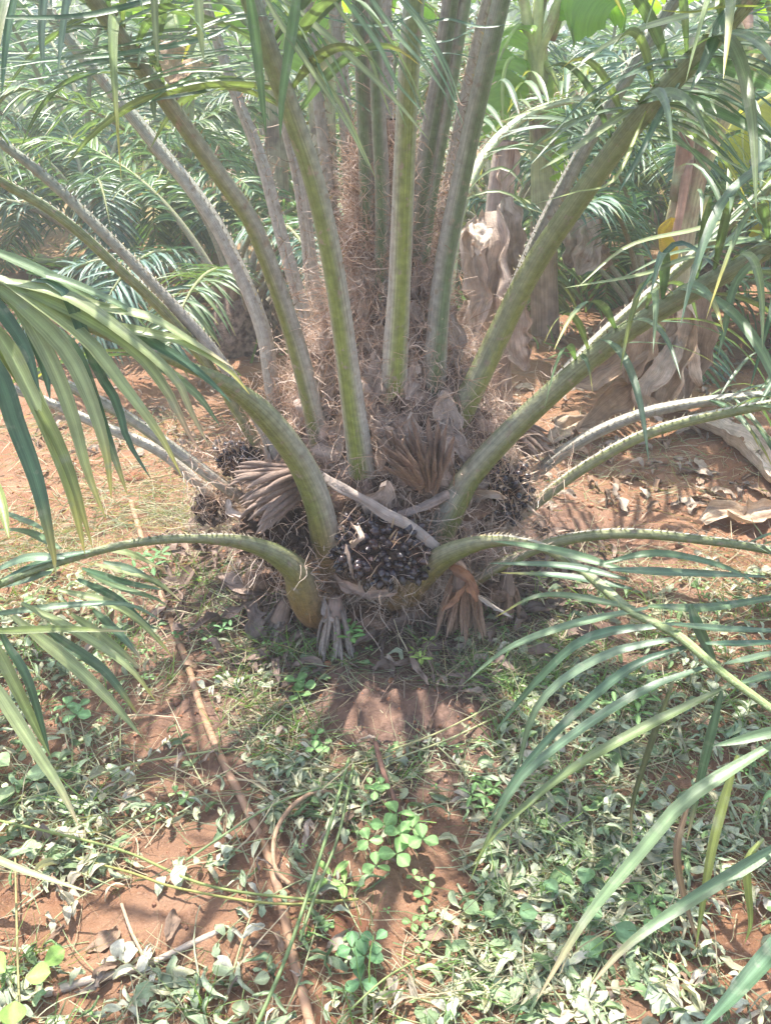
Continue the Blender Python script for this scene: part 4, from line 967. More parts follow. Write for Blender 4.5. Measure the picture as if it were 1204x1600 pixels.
BP = [(-2.75, 8.2, 20, 1.0, "oil palm with its trunk showing in the gap at upper left", 1, (0, 1, 2, 3)),
      (-.85, 4.75, 15, .72, "small dark green oil palm right behind the left stalks", 2, (0, 1, 5, 4)),
      (-5.0, 7.4, 18, .95, "blue-green oil palm at the far left edge", 3, (3, 4)),
      (2.35, 6.1, 18, .85, "blue-grey oil palm spreading behind the banana on the right", 4, (3, 4, 5)),
      (4.6, 7.6, 18, 1.05, "dark blue-green oil palm at the upper right edge", 5, (3, 4)),
      (.95, 6.9, 16, .85, "bright green oil palm behind the middle stalks", 6, (0, 2, 1)),
      (-2.05, 6.1, 15, .74, "mid-green oil palm in the gap left of the grey stalks", 21, (0, 1, 4)),
      (-3.7, 5.3, 15, .72, "low oil palm near the left edge in front of the others", 22, (3, 0, 5)),
      (1.75, 8.9, 16, 1.0, "oil palm right behind the green banana", 23, (0, 2, 3)),
      (3.3, 9.3, 16, 1.0, "oil palm between the leaning banana and the right edge", 24, (3, 1)),
      (-.2, 9.4, 16, 1.0, "oil palm hidden behind the middle stalks", 25, (1, 0)),
      (3.3, 4.9, 13, .66, "small blue-green oil palm low at the right edge", 26, (3, 4)),
      (1.6, 4.75, 14, .60, "low oil palm tangled behind the right-hand stalks", 27, (0, 3, 5)),
      (-5.8, 12.2, 18, 1.1, "distant oil palm beyond the far left palm", 7, (0, 1, 2)),
      (-1.6, 12.0, 18, 1.1, "distant yellowish oil palm left of the middle stalks", 8, (2, 0)),
      (2.6, 11.5, 18, 1.1, "distant oil palm between the banana stems", 9, (0, 3)),
      (6.8, 12.0, 18, 1.1, "distant oil palm at the right behind the dark one", 10, (3, 1)),
      (-3.9, 16.0, 16, 1.2, "farthest oil palm on the left in pale light", 11, (2, 0)),
      (5.0, 16.5, 16, 1.2, "farthest oil palm on the right in pale light", 12, (2, 1))]
for x, y, n, sc, lab, sd, kinds in BP: back_palm(x, y, n, sc, lab, sd, kinds)
# a far-off mass of plantation that reads as one
mb = MB(); n = 15000
px_ = rng.uniform(-30, 30, n); py_ = rng.uniform(19, 32, n); pz_ = rng.uniform(0, 1, n) ** 1.2 * (2.8 + 1.6 * vn(px_ * .35, py_ * .35, 5))
d = nrm(rng.normal(0, 1, (n, 3)) + np.array([0, 0, -.3])); k = np.linspace(0, 1, 4)[None, :, None]
Pn = np.stack([px_, py_, pz_], 1)[:, None] + d[:, None] * k * rng.uniform(.4, 1.0, (n, 1, 1)) + np.array([0, 0, -.35]) * k ** 2
cols = np.array([.13, .19, .09]) * rng.uniform(.6, 1.5, (n, 1)) * np.array([1, 1, 1])
ribbons(mb, Pn, np.array([.04, .075, .06, .005]), nrm(np.cross(d, rng.normal(0, 1, (n, 3)))), cols)
far = build(mb, "far_plantation", M['weed']); tag(far, "pale green mass of far plantation", "vegetation", kind="stuff")

# ------------------------------------------------------------------ banana plants
def banana_leaf(parent, C, w, seed, col=(.15, .25, .05), tear=.35, droop=.35, hint=(0, 0, 1), edgecol=None, name="leaf"):
    r = np.random.default_rng(seed)
    C = spline(C, 40); t = np.linspace(0, 1, 40); T, B, N = frames(C, hint)
    mb = MB(); W = w * np.clip(np.sin(np.pi * np.clip((t - .12) / .9, 0, 1)), 0, 1) ** .55
    for sg in (-1, 1):
        i = 5
        while i < 38:
            ln = int(r.integers(3, 12)) if tear > .2 else 33
            j = min(39, i + ln); dr = droop + r.normal(0, .18); tl = r.normal(0, .05)
            v = np.linspace(0, 1, 6); idx = np.arange(i, j + 1); f = (idx - i) / max(j - i, 1)
            ang = dr * v
            shrink = 1 - .10 * (abs(f - .5) * 2)[:, None] * v[None] ** 2
            x = v[None] * W[idx][:, None] * shrink
            z = -x * np.sin(ang)[None] + .012 * np.sin(idx[:, None] * 1.9 + v[None] * 2) * v[None]
            G = C[idx][:, None] + sg * B[idx][:, None] * (x * np.cos(ang)[None])[..., None] + N[idx][:, None] * z[..., None] + T[idx][:, None] * (x * (.25 + tl) - .02 * (f[:, None] - .5) * v[None])[..., None]
            cc = np.tile(np.array(col), (len(idx), 6, 1)) * r.uniform(.88, 1.12)
            if edgecol is not None: cc = cc * (1 - v[None, :, None] ** 2) + np.array(edgecol) * v[None, :, None] ** 2
            st = np.stack(np.broadcast_arrays(t[idx][:, None] * 2, v[None], seed * .3), -1)
            sheet(mb, G, cc, st)
            i = j if tear <= .2 or r.random() > tear else j + 1
    o = build(mb, name, M['banana'], parent)
    mb = MB(); tube(mb, C - N * .004, np.interp(t, [0, .15, .6, 1], [.028, .018, .010, .003]), np.array(col) * .55 + np.array([.28, .30, .14]) * .6, 7, hint=hint)
    build(mb, "midrib", M['bstem'], o, local=True)
    return o
def dry_leaf(parent, pts, w, seed, col=(.42, .36, .29), curl=1.0, name="dry_leaf", hint=None, amp=None, nu=34, nv=21, mat='dry', prof=None):
    col = np.array(col) * np.array([.93, .85, .77]) if mat == 'dry' else col
    P3 = np.array([q if isinstance(q, np.ndarray) else at(*q) for q in pts]); tocam = nrm(np.array([0, 0, CAM_H]) - P3[len(P3) // 2])
    mb = MB(); crumple(mb, P3, w, tocam + rng.normal(0, .35, 3) if hint is None else hint, col, nu, nv, w * .13 if amp is None else amp, curl, 0, seed=seed, rag=.35, wave=7, prof=prof, pleat=.30, pf=1.15)
    return build(mb, name, M[mat], parent)
def pseudostem(parent, C, r0, r1, c0, c1, seed):
    mb = MB(); C = spline(C, 26); t = np.linspace(0, 1, 26)
    k = np.clip(t + .25 * (vn(t * 9, t * 0, seed) - .5), 0, 1)[:, None]
    T, B, N = frames(C, (0, 1, .01)); a = np.linspace(0, 2 * np.pi, 16, endpoint=False); s = arclen(C)
    R_ = (r0 + (r1 - r0) * t)[:, None] * (1 + .08 * np.sin(a[None] * 3 + t[:, None] * 5) + .05 * (vn(a[None] * 3, t[:, None] * 14, seed) - .5))
    G = C[:, None] + R_[..., None] * (np.cos(a)[None, :, None] * B[:, None] + np.sin(a)[None, :, None] * N[:, None])
    cc = np.array(c0) * (1 - k) + np.array(c1) * k
    sheet(mb, G, np.repeat(cc[:, None], 16, 1), np.stack(np.broadcast_arrays(s[:, None] * 2, a[None], seed), -1), closed=True)
    build(mb, "pseudostem", M['bstem'], parent)
def arc(p, az, L, el=1.1, bend=2.0, n=9):
    pts = [np.array(p, float)]; e = el
    for i in range(n):
        pts.append(pts[-1] + L / n * np.array([math.cos(az) * math.cos(e), math.sin(az) * math.cos(e), math.sin(e)])); e -= bend / n
    return pts
PALEG, BROWNB = (.33, .37, .19), (.33, .23, .17)
# right-hand banana with the big skirt of dry leaves
b = gpt(1030, 655); bn = empty("banana_plant", b, "leaning banana plant on the right wrapped in hanging dry leaves", "banana plant")
St = [at(1030, 670, 3.62), at(1040, 520, 3.62), at(1053, 400, 3.6), at(1080, 270, 3.58), at(1125, 170, 3.55), at(1165, 110, 3.5)]
pseudostem(bn, St, .085, .055, BROWNB, PALEG, 3)
mb = MB(); tube(mb, spline([at(1060, 310, 3.55), at(1070, 230, 3.5), at(1078, 120, 3.45), at(1080, 40, 3.4)], 8), np.linspace(.04, .025, 8), np.array([.33, .40, .26]), 8); build(mb, "leaf_stalk", M['bstem'], bn)
mb = MB(); tube(mb, spline([at(1075, 250, 3.5), at(1062, 330, 3.48), at(1048, 400, 3.46), at(1040, 430, 3.45)], 8), np.linspace(.022, .012, 8), np.array([.40, .25, .18]), 8); build(mb, "leaf_stalk", M['bstem'], bn)
for i, (pts, w, col, curl) in enumerate([
    (((1050,470,3.5),(1030,540,3.42),(985,610,3.36),(900,672,3.32)), .13, (.42,.335,.255), 1.5),
    (((1040,465,3.5),(990,530,3.4),(930,585,3.36),(890,600,3.35)), .13, (.36,.28,.21), 1.0),
    (((1060,460,3.48),(1060,530,3.38),(1035,600,3.32),(1020,660,3.28)), .15, (.46,.37,.28), 1.6),
    (((1075,440,3.48),(1085,520,3.42),(1095,580,3.40),(1100,610,3.40)), .11, (.48,.40,.32), 1.8),
    (((1030,460,3.48),(1010,500,3.38),(1000,560,3.33),(980,600,3.3)), .12, (.38,.29,.21), 1.3),
    (((1070,450,3.55),(1080,490,3.55),(1060,580,3.55),(1070,640,3.5)), .12, (.36,.29,.23), 1.2),
    (((1050,520,3.40),(1035,570,3.30),(1000,620,3.25),(1035,655,3.22)), .10, (.54,.46,.38), 1.5),
    (((1045,440,3.52),(1020,470,3.48),(960,500,3.45),(915,560,3.42)), .09, (.36,.30,.25), 1.3)]):
    dry_leaf(bn, pts, w * .85, 100 + i, col, curl)
dry_leaf(bn, ((1050,340,3.42),(1035,372,3.40),(1045,400,3.38),(1030,440,3.38)), 
    .04, 120, (.42,.28,.07), 1.2, name="yellow_leaf", mat='banana')
banana_leaf(bn, arc(St[-1], -.2, 1.5, .9, 2.0), .26, 11); banana_leaf(bn, arc(St[-1], 1.6, 1.5, 1.2, 1.6), .26, 12); banana_leaf(bn, arc(St[-1], 2.8, 1.4, 1.2, 2.2), .24, 13)
# banana in the upper middle
b = gpt(848, 522); bn = empty("banana_plant", b, "tall green banana plant behind the palm at upper right of centre", "banana plant")
yb = b[1]
St = [at(852, 524, yb), at(850, 400, yb), at(848, 250, yb), at(838, 120, yb), at(834, 40, yb)]
pseudostem(bn, St, .09, .06, BROWNB, (.36, .40, .17), 5)
for px0, px1 in ((834, 815), (838, 880), (836, 842)):
    mb = MB(); tube(mb, spline([at(840, 170, yb - .05), at(px0, 90, yb - .08), at((px0 + px1) / 2, 40, yb - .1), at(px1, -20, yb - .1)], 9), np.linspace(.045, .024, 9), np.array([.38, .42, .20]), 8); build(mb, "leaf_stalk", M['bstem'], bn)
top = at(836, 60, yb)
banana_leaf(bn, [at(860, 60, yb), at(890, -5, yb - .1), at(930, -30, yb - .3), at(970, 10, yb - .5)], .30, 21, (.19, .32, .08), .1, .9)
banana_leaf(bn, [at(835, 70, yb), at(815, 40, yb - .1), at(795, 60, yb - .15), at(770, 120, yb - .2), at(765, 160, yb - .2)], .17, 22, (.16, .27, .05), .3, .4)
banana_leaf(bn, [at(845, 90, yb), at(870, 130, yb - .1), at(884, 190, yb - .15), at(880, 300, yb - .15)], .12, 23, (.24, .33, .06), .3, .4)
banana_leaf(bn, [at(835, 130, yb), at(805, 90, yb - .2), at(785, 130, yb - .3), at(790, 290, yb - .35)], .15, 24, (.17, .28, .05), .4, .4)
banana_leaf(bn, arc(top, 1.2, 1.6, 1.2, 1.6), .27, 25); banana_leaf(bn, arc(top, 3.4, 1.5, 1.1, 1.7), .27, 26); banana_leaf(bn, arc(top, -1.2, 1.3, 1.3, 1.2), .26, 27)
for i, (pts, w) in enumerate([(((850,140,yb),(845,155,yb-.1),(850,165,yb-.12)), .06), (((905,330,yb-.4),(925,370,yb-.5),(900,430,yb-.5)), .11), (((880,320,yb-.4),(895,370,yb-.45),(890,420,yb-.45)), .10), (((930,380,yb-.5),(940,400,yb-.5),(945,420,yb-.5)), .07)]):
    dry_leaf(bn, pts, w, 140 + i, (.47, .42, .37), 1.2)
# the dead one in the middle, right behind the palm
b = gpt(770, 632); bn = empty("banana_plant", b, "withered banana stump with grey hanging leaves right behind the palm", "banana plant")
pseudostem(bn, [at(770, 640, 3.75), at(772, 480, 3.75), at(778, 330, 3.75), at(790, 220, 3.75)], .10, .05, (.30, .23, .19), (.34, .27, .22), 6)
for i, (pts, w, col) in enumerate([(((745,340,3.6),(735,400,3.5),(745,460,3.48),(735,530,3.46)), .09, (.40,.35,.31)), (((770,330,3.62),(775,400,3.5),(765,480,3.5),(780,560,3.48)), .12, (.43,.37,.33)),
    (((790,310,3.66),(800,380,3.58),(795,460,3.56)), .10, (.42,.37,.32)), (((740,350,3.55),(752,375,3.46),(748,400,3.44)), .06, (.55,.5,.45)), (((735,470,3.6),(725,520,3.55),(735,560,3.5)), .08, (.46,.40,.36)),
    (((810,470,3.5),(805,530,3.42),(820,580,3.36)), .10, (.36,.29,.24)), (((780,220,3.75),(790,260,3.72),(785,310,3.7)), .06, (.44,.36,.30)), (((735,380,3.62),(738,430,3.6),(742,480,3.58)), .05, (.16,.13,.12))]):
    dry_leaf(bn, pts, w, 160 + i, col, 1.3)
# bananas on the left behind
b = gpt(512, 470); yb = b[1]; bn = empty("banana_plant", b, "banana plant with peeling pinkish stem left of the middle stalks", "banana plant")
pseudostem(bn, [at(512, 472, yb), at(510, 330, yb), at(504, 200, yb), at(500, 60, yb), at(498, -10, yb)], .11, .075, (.44, .31, .25), (.36, .36, .2), 7)
for i, (pts, w) in enumerate([(((510,240,yb-.12),(520,290,yb-.18),(515,340,yb-.2)), .09), (((500,300,yb-.12),(495,350,yb-.2),(500,420,yb-.2)), .10), (((490,210,yb-.12),(480,250,yb-.18),(485,300,yb-.2)), .06)]):
    dry_leaf(bn, pts, w, 180 + i, (.50, .43, .38), 1.2)
top = at(500, 20, yb)
for i, az in enumerate((-2.2, -1.2, -.3, .9, 2.2, 3.2)): banana_leaf(bn, arc(top, az, 1.6, 1.15, 2.2), .28, 31 + i, (.17, .29, .05))
banana_leaf(bn, [at(500, 0, yb), at(475, -30, yb - .3), at(450, 20, yb - .5), at(440, 110, yb - .6)], .24, 38, (.2, .31, .06), .2, .4)
b = gpt(430, 450); yb = b[1]; bn = empty("banana_plant", b, "slim pinkish banana stem seen between the left stalks", "banana plant")
pseudostem(bn, [at(432, 452, yb), at(434, 320, yb), at(432, 220, yb), at(428, 100, yb)], .10, .07, (.46, .33, .27), (.42, .36, .24), 8)
for i, az in enumerate((-2.6, -1.4, .2, 1.8)): banana_leaf(bn, arc(at(428, 110, yb), az, 1.5, 1.1, 2.0), .26, 41 + i, (.18, .30, .06))
# banana at the right edge with yellowing leaves
b = gpt(1235, 520); yb = b[1]; bn = empty("banana_plant", b, "banana plant with yellowing leaves at the right edge", "banana plant")
pseudostem(bn, [at(1235, 522, yb), at(1228, 380, yb), at(1222, 240, yb), at(1215, 100, yb)], .10, .06, BROWNB, PALEG, 9)
banana_leaf(bn, [at(1218, 140, yb), at(1185, 165, yb - .2), at(1160, 200, yb - .3), at(1165, 290, yb - .4)], .16, 51, (.36, .33, .05), .3, .5)
banana_leaf(bn, [at(1222, 230, yb), at(1205, 260, yb - .2), at(1192, 300, yb - .3), at(1190, 380, yb - .35)], .13, 52, (.42, .36, .05), .3, .5)
for i, az in enumerate((-1.0, .6, 2.0, 3.6)): banana_leaf(bn, arc(at(1215, 90, yb), az, 1.5, 1.1, 2.0), .27, 53 + i, (.17, .28, .05))
b = gpt(250, 398); yb = b[1]; bn = empty("banana_plant", b, "far banana plant with brown dead leaf at upper left", "banana plant")
pseudostem(bn, [at(285, 400, yb), at(285, 250, yb), at(288, 100, yb)], .11, .08, BROWNB, PALEG, 9)
dry_leaf(bn, ((300,85,yb-.6),(280,100,yb-.8),(268,130,yb-.9)), .22, 190, (.42, .30, .22), .8)
for i, az in enumerate((-2.4, -.9, .5, 1.9, 3.3)): banana_leaf(bn, arc(at(288, 110, yb), az, 1.9, 1.1, 1.8), .32, 61 + i, (.17, .29, .06))
# ------------------------------------------------------------------ things lying on the ground
def ground_line(pts, r, sink=.3):
    return [gpt(px, py, r * (1 - sink)) for px, py in pts]
def rod(name, pts, r, col, label, cat, mat='hose', k=9, part="shaft", lift=None, group=None, n=40, taper=1.):
    P3 = ground_line(pts, r)
    if lift is not None:
        for q, l in zip(P3, lift): q[2] += l
        P3 = [atz(px, py, q[2]) for (px, py), q in zip(pts, P3)]
    e = empty(name, P3[0], label, cat, group); C = spline(P3, n)
    if lift is None:
        C[:, 2] = np.maximum(C[:, 2], gh(C[:, 0], C[:, 1]) + r * .9)
    mb = MB(); rr = r * np.linspace(1, taper, n) * (1 + .06 * np.sin(np.arange(n) * 1.7))
    tube(mb, C, rr, np.array(col), k, hint=(.2, .3, 1)); build(mb, part, M[mat], e); return e
rod("irrigation_hose", [(205,785),(228,860),(258,945),(290,1030),(312,1100),(340,1172),(376,1245),(408,1310),(430,1372),(442,1420),(452,1470),(480,1582),(492,1630)], .0098, (.25,.15,.09),
    "dusty brown irrigation hose running down the ground on the left", "hose", n=90)
rod("dry_vine", [(520,1238),(490,1238),(458,1258),(435,1290),(427,1325),(432,1360),(455,1384)], .0048, (.42,.27,.17), "thin reddish-brown vine curved in a loop beside the hose", "vine", mat='dry', lift=(.01,.03,.05,.06,.05,.03,.01))
rod("dead_twig", [(586,1160),(600,1210),(622,1262),(655,1330)], .0062, (.15,.085,.065), "dark brown broken twig below the bare soil mound", "twig", mat='dry', lift=(.05,.05,.03,.0))
rod("dead_twig", [(592,1175),(608,1240),(636,1290)], .0045, (.23,.14,.10), "thin brown twig lying along the dark twig", "twig", mat='dry', lift=(.03,.02,.01))
rod("dry_stick", [(70,1552),(150,1530),(235,1506),(300,1475),(352,1452)], .0085, (.40,.33,.26), "straight grey dry stick at the bottom left", "stick", mat='dry', taper=.7)
rod("straw", [(190,1412),(205,1455),(225,1500),(228,1560)], .0032, (.38,.28,.19), "thin bent dry stem crossing the grey stick", "straw", mat='dry', lift=(.03,.02,.02,.0))
SG = (.26, .31, .11)
for pts, r, c, lab, lift in [
    ([(-20,1278),(100,1305),(200,1332),(330,1385),(520,1410)], .0045, SG, "long cut green stalk running from the left edge to the hose end", (.04,.04,.03,.03,.03)),
    ([(105,1338),(200,1362),(280,1388),(430,1412),(560,1405)], .004, (.30,.30,.10), "yellowish cut stalk just below the long green one", (.02,.03,.03,.03,.02)),
    ([(-10,1262),(120,1225),(200,1195),(340,1172)], .004, (.33,.36,.19), "pale cut stalk reaching from the left edge to the hose", (.02,.04,.04,.03)),
    ([(290,1345),(380,1285),(440,1252),(520,1225)], .0042, (.24,.31,.15), "green cut stalk crossing over the hose", (.02,.05,.05,.03)),
    ([(545,1185),(515,1290),(480,1400),(445,1500),(400,1605)], .0060, (.20,.28,.12), "thick flattened green stalk slanting to the bottom edge", (.04,.06,.05,.05,.03)),
    ([(552,1195),(530,1300),(494,1395),(468,1470)], .0048, (.23,.30,.14), "green stalk lying close along the flattened one", (.03,.05,.05,.03)),
    ([(598,1176),(690,1142),(795,1088)], .0036, (.42,.40,.22), "straw-coloured stalk right of the soil mound, upper of two", (.02,.04,.03)),
    ([(600,1192),(700,1155),(775,1120)], .0036, (.38,.38,.22), "straw-coloured stalk right of the soil mound, lower of two", (.02,.03,.03)),
    ([(650,1500),(600,1530),(545,1580),(520,1610)], .0034, (.27,.33,.13), "curved green stalk at the bottom middle", (.03,.05,.05,.03)),
    ([(24,1330),(26,1420),(28,1500),(32,1600)], .0036, (.33,.30,.14), "brownish upright stem at the bottom left corner", (.02,.04,.05,.03))]:
    rod("grass_stalk", pts, r * .62, c, lab, "stalk", mat='weed', k=6, lift=lift, group="cut grass stalks")

# ------------------------------------------------------------------ cut weeds, grass, litter, clods
def dens(x, y, blobs, base=0.):
    pr = project(np.stack([x, y, gh(x, y)], 1)); d = np.full(len(x), base)
    for bx, by, rx, ry, w in blobs: d += w * np.exp(-(((pr[:, 0] - bx) / rx) ** 2 + ((pr[:, 1] - by) / ry) ** 2))
    d = np.where(pr[:, 1] < 860, d - base, d)
    return d, pr
HOSE = np.array([gpt(*q)[:2] for q in ((205,785),(228,860),(258,945),(290,1030),(312,1100),(340,1172),(376,1245),(408,1310),(430,1372),(442,1420),(452,1470),(480,1582),(492,1630))])
HOSE = np.vstack([HOSE[i] + (HOSE[i + 1] - HOSE[i]) * k for i in range(len(HOSE) - 1) for k in np.linspace(0, 1, 6)])
def scatter(n, blobs, base=0., xr=(-1.35, 1.35), yr=(.62, 2.3), clump=True):
    x = rng.uniform(*xr, n * 14); y = rng.uniform(*yr, n * 14)
    d, pr = dens(x, y, blobs, base)
    if clump: d = d * np.clip(.1 + 1.9 * (vn(x * 6 + 3, y * 6, 33) * .6 + vn(x * 15, y * 15, 34) * .4 - .12), 0, 2)
    keep = rng.random(len(x)) < d * .55
    keep &= np.hypot(x - PALM[0], y - PALM[1]) > .34
    q = np.stack([x[keep], y[keep]], 1)
    dh = np.min(np.linalg.norm(q[:, None] - HOSE[None], axis=2), axis=1)
    return q[dh > .028 + .02 * rng.random(len(q))][:n]
BARE = [(615,1110,120,42,-2.4), (275,1170,75,80,-.7), (210,1440,210,55,-.9), (650,1400,60,110,-.8), (1130,1490,90,80,-1.0), (300,1100,90,60,-.3), (730,1320,60,60,-.5)]
LEAFY = [(980,1300,260,220,1.1), (930,1530,260,90,.9), (100,1290,200,75,1.3), (80,1080,180,110,.6), (430,1270,110,110,.6), (560,1260,90,80,.6), (520,1560,260,60,.5), (330,1340,130,60,.5), (850,1420,150,130,.8), (60,1560,120,60,.9), (720,1200,80,50,.5)] + BARE
GRASSY = [(150,640,200,90,.55), (1000,740,200,60,.3), (250,800,130,45,1.2), (60,840,120,50,.7), (330,1080,170,80,.5), (480,1250,140,120,.9), (950,1250,230,190,.8), (120,1250,190,90,.9), (350,960,90,60,.6), (860,1060,140,60,.7), (640,1070,120,40,.6), (700,1540,250,80,.5), (1000,1500,200,90,.6), (480,1120,150,40,.6)] + BARE
LC = [np.array(c) for c in ((.36,.40,.29), (.42,.44,.34), (.25,.315,.20), (.18,.25,.13), (.46,.45,.36), (.32,.37,.27), (.48,.42,.33), (.44,.41,.32))]
mb = MB()
pts = scatter(3000, LEAFY, .18)
for i, (x, y) in enumerate(pts):
    L = rng.uniform(.014, .05) * (1.25 if rng.random() < .12 else 1); az = rng.uniform(0, 6.283); z0 = float(gh(x, y)) + rng.uniform(.004, .028)
    d = np.array([math.cos(az), math.sin(az), rng.normal(0, .22)])
    c0 = np.array([x, y, z0]); bend = rng.normal(0, .25) * L
    C = [c0 - d * L / 2, c0 + np.array([-d[1], d[0], 0]) * bend + np.array([0, 0, rng.uniform(0, .3) * L]), c0 + d * L / 2]
    col = LC[rng.integers(8)] * rng.uniform(.6, 1.05) * np.array([.95, 1.06, .9])
    nar = rng.random() < .45
    if nar: L *= 1.5; C = [c0 + (q - c0) * 1.5 for q in C]
    crumple(mb, C, L * (rng.uniform(.05, .12) if nar else rng.uniform(.14, .30)), (rng.normal(0, .5), rng.normal(0, .5), 1), col, 8, 5, L * rng.uniform(.04, .10), rng.uniform(-.6, 1.9), 0, seed=i % 97, rag=.18, wave=3.2)
for i, (x, y) in enumerate(scatter(190, LEAFY, .22)):             # cut sprigs: a lying stem with its leaves still on
    az = rng.uniform(0, 6.283); L = rng.uniform(.10, .26); cv = rng.normal(0, .25); t_ = np.linspace(0, 1, 7); dr = np.array([math.cos(az), math.sin(az), 0]); sd = np.array([-dr[1], dr[0], 0])
    C = np.array([x, y, 0]) + dr * (L * t_)[:, None] + sd * (cv * L * t_ ** 2)[:, None]; C[:, 2] = gh(C[:, 0], C[:, 1]) + .012 + .012 * np.sin(t_ * 3)
    tube(mb, C, np.linspace(.0022, .001, 7), np.array([.30, .33, .18]) * rng.uniform(.8, 1.2), 5, cap=False)
    col = LC[rng.integers(8)] * rng.uniform(.65, 1.05); ls = rng.uniform(.018, .045); wd = rng.uniform(.10, .30)
    for k_ in range(int(rng.integers(6, 12))):
        u = rng.uniform(.15, 1); c0 = np.array([np.interp(u, t_, C[:, m_]) for m_ in range(3)]); sg = rng.choice([-1, 1]); d = nrm(sd * sg + dr * rng.uniform(.1, .8) + np.array([0, 0, rng.normal(.05, .3)])); l = ls * rng.uniform(.7, 1.2)
        P3 = [c0, c0 + d * l * .5 + np.array([0, 0, .15 * l]), c0 + d * l + np.array([0, 0, -.15 * l])]
        crumple(mb, P3, l * wd, (rng.normal(0, .4), rng.normal(0, .4), 1), col * rng.uniform(.85, 1.15), 7, 5, l * .05, rng.uniform(-.3, 1.5), 0, seed=(i * 7 + k_) % 97, rag=.12, wave=3)
tag(build(mb, "cut_weeds", M['litter']), "wilted grey-green cut weed leaves strewn over the soil", "cut weeds", kind="stuff")
mb = MB()
p = scatter(19000, GRASSY, .42, (-2., 1.8), (.62, 3.7)); n = len(p)
P0 = np.stack([p[:, 0], p[:, 1], gh(p[:, 0], p[:, 1]) + rng.uniform(.003, .022, n)], 1)
d = nrm(np.stack([rng.normal(0, 1, n), rng.normal(0, .8, n), rng.normal(.05, .16, n)], 1))
gc = np.where(rng.random((n, 1)) < .45, np.array([.52, .45, .31]), np.where(rng.random((n, 1)) < .4, np.array([.24, .31, .16]), np.array([.38, .41, .28]))) * rng.uniform(.75, 1.15, (n, 1))
strands(mb, P0, d, rng.uniform(.04, .18, n), .13, rng.uniform(.0007, .0022, n), gc * .85, k=7, grav=.03)
for m_ in (-1,):
    V = mb.v[m_]; V[:, 2] = np.maximum(V[:, 2], gh(V[:, 0], V[:, 1]) + .002)
tag(build(mb, "cut_grass", M['weed']), "thin wilted grass blades strewn over the soil", "cut grass", kind="stuff")
mb = MB()                                           # living grass, in tufts
tp = scatter(170, [(480,1140,140,60,.9), (330,1060,160,70,.8), (640,1060,120,40,.9), (850,1060,140,70,.8), (620,1230,60,60,.7), (420,1480,300,90,.5), (950,1200,220,150,.5), (700,1500,200,90,.4), (60,870,160,60,.5), (300,920,80,50,.7)] + BARE, .12, clump=False)
for x, y in tp:
    n = int(rng.integers(6, 15)); a = rng.uniform(0, 6.283, n)
    P0 = np.stack([x + rng.normal(0, .008, n), y + rng.normal(0, .008, n), np.full(n, float(gh(x, y)) - .002)], 1)
    d = np.stack([np.cos(a) * .55, np.sin(a) * .55, np.ones(n)], 1)
    strands(mb, P0, d, rng.uniform(.04, .13, n), .10, rng.uniform(.0011, .0022, n), np.array([.15, .25, .07]) * rng.uniform(.7, 1.3, (n, 1)), k=6, grav=.16)
tag(build(mb, "grass", M['weed']), "short live grass tufts growing between the weeds", "grass", kind="stuff")
def obovate(mb, c, d, up, a, col, fold=.25, w=.62, droop=.15, n=7):
    t = np.linspace(0, 1, n); d = nrm(d)
    C = c + d * a * t[:, None] + np.array([0, 0, -1.]) * droop * a * (t ** 2)[:, None]
    leaflet(mb, C, a * w, up, col, None, fold=fold, prof=lambda q: np.sin(np.pi * np.clip(q, 0, 1) ** 1.35) ** .7 * .5 + .015, n=n)
def trefoil_dirs(az, el):
    return [np.array([math.cos(az + k * 2.09), math.sin(az + k * 2.09), el]) for k in range(3)]
mb = MB()                                           # tiny seedlings too small to pick out
p = scatter(420, [(520,1030,120,50,.7), (330,970,90,60,.7), (700,1090,120,50,.5), (950,1300,260,220,.6), (600,1400,120,160,.4), (860,1060,140,70,.6), (120,1120,180,90,.4)] + BARE, .25)
for x, y in p:
    z = float(gh(x, y)); h = rng.uniform(.008, .03); az = rng.uniform(0, 6); g = np.array([.15, .27, .09]) * rng.uniform(.75, 1.3)
    a = rng.uniform(.007, .016)
    for dd in trefoil_dirs(az, rng.uniform(0, .3)): obovate(mb, np.array([x, y, z + h]) + dd * .001, dd, np.array([0, 0, 1.]) + rng.normal(0, .2, 3), a, g, n=5, w=.75)
tag(build(mb, "small_weeds", M['weed']), "tiny three-leaved seedlings dotted over the ground", "weeds", kind="stuff")

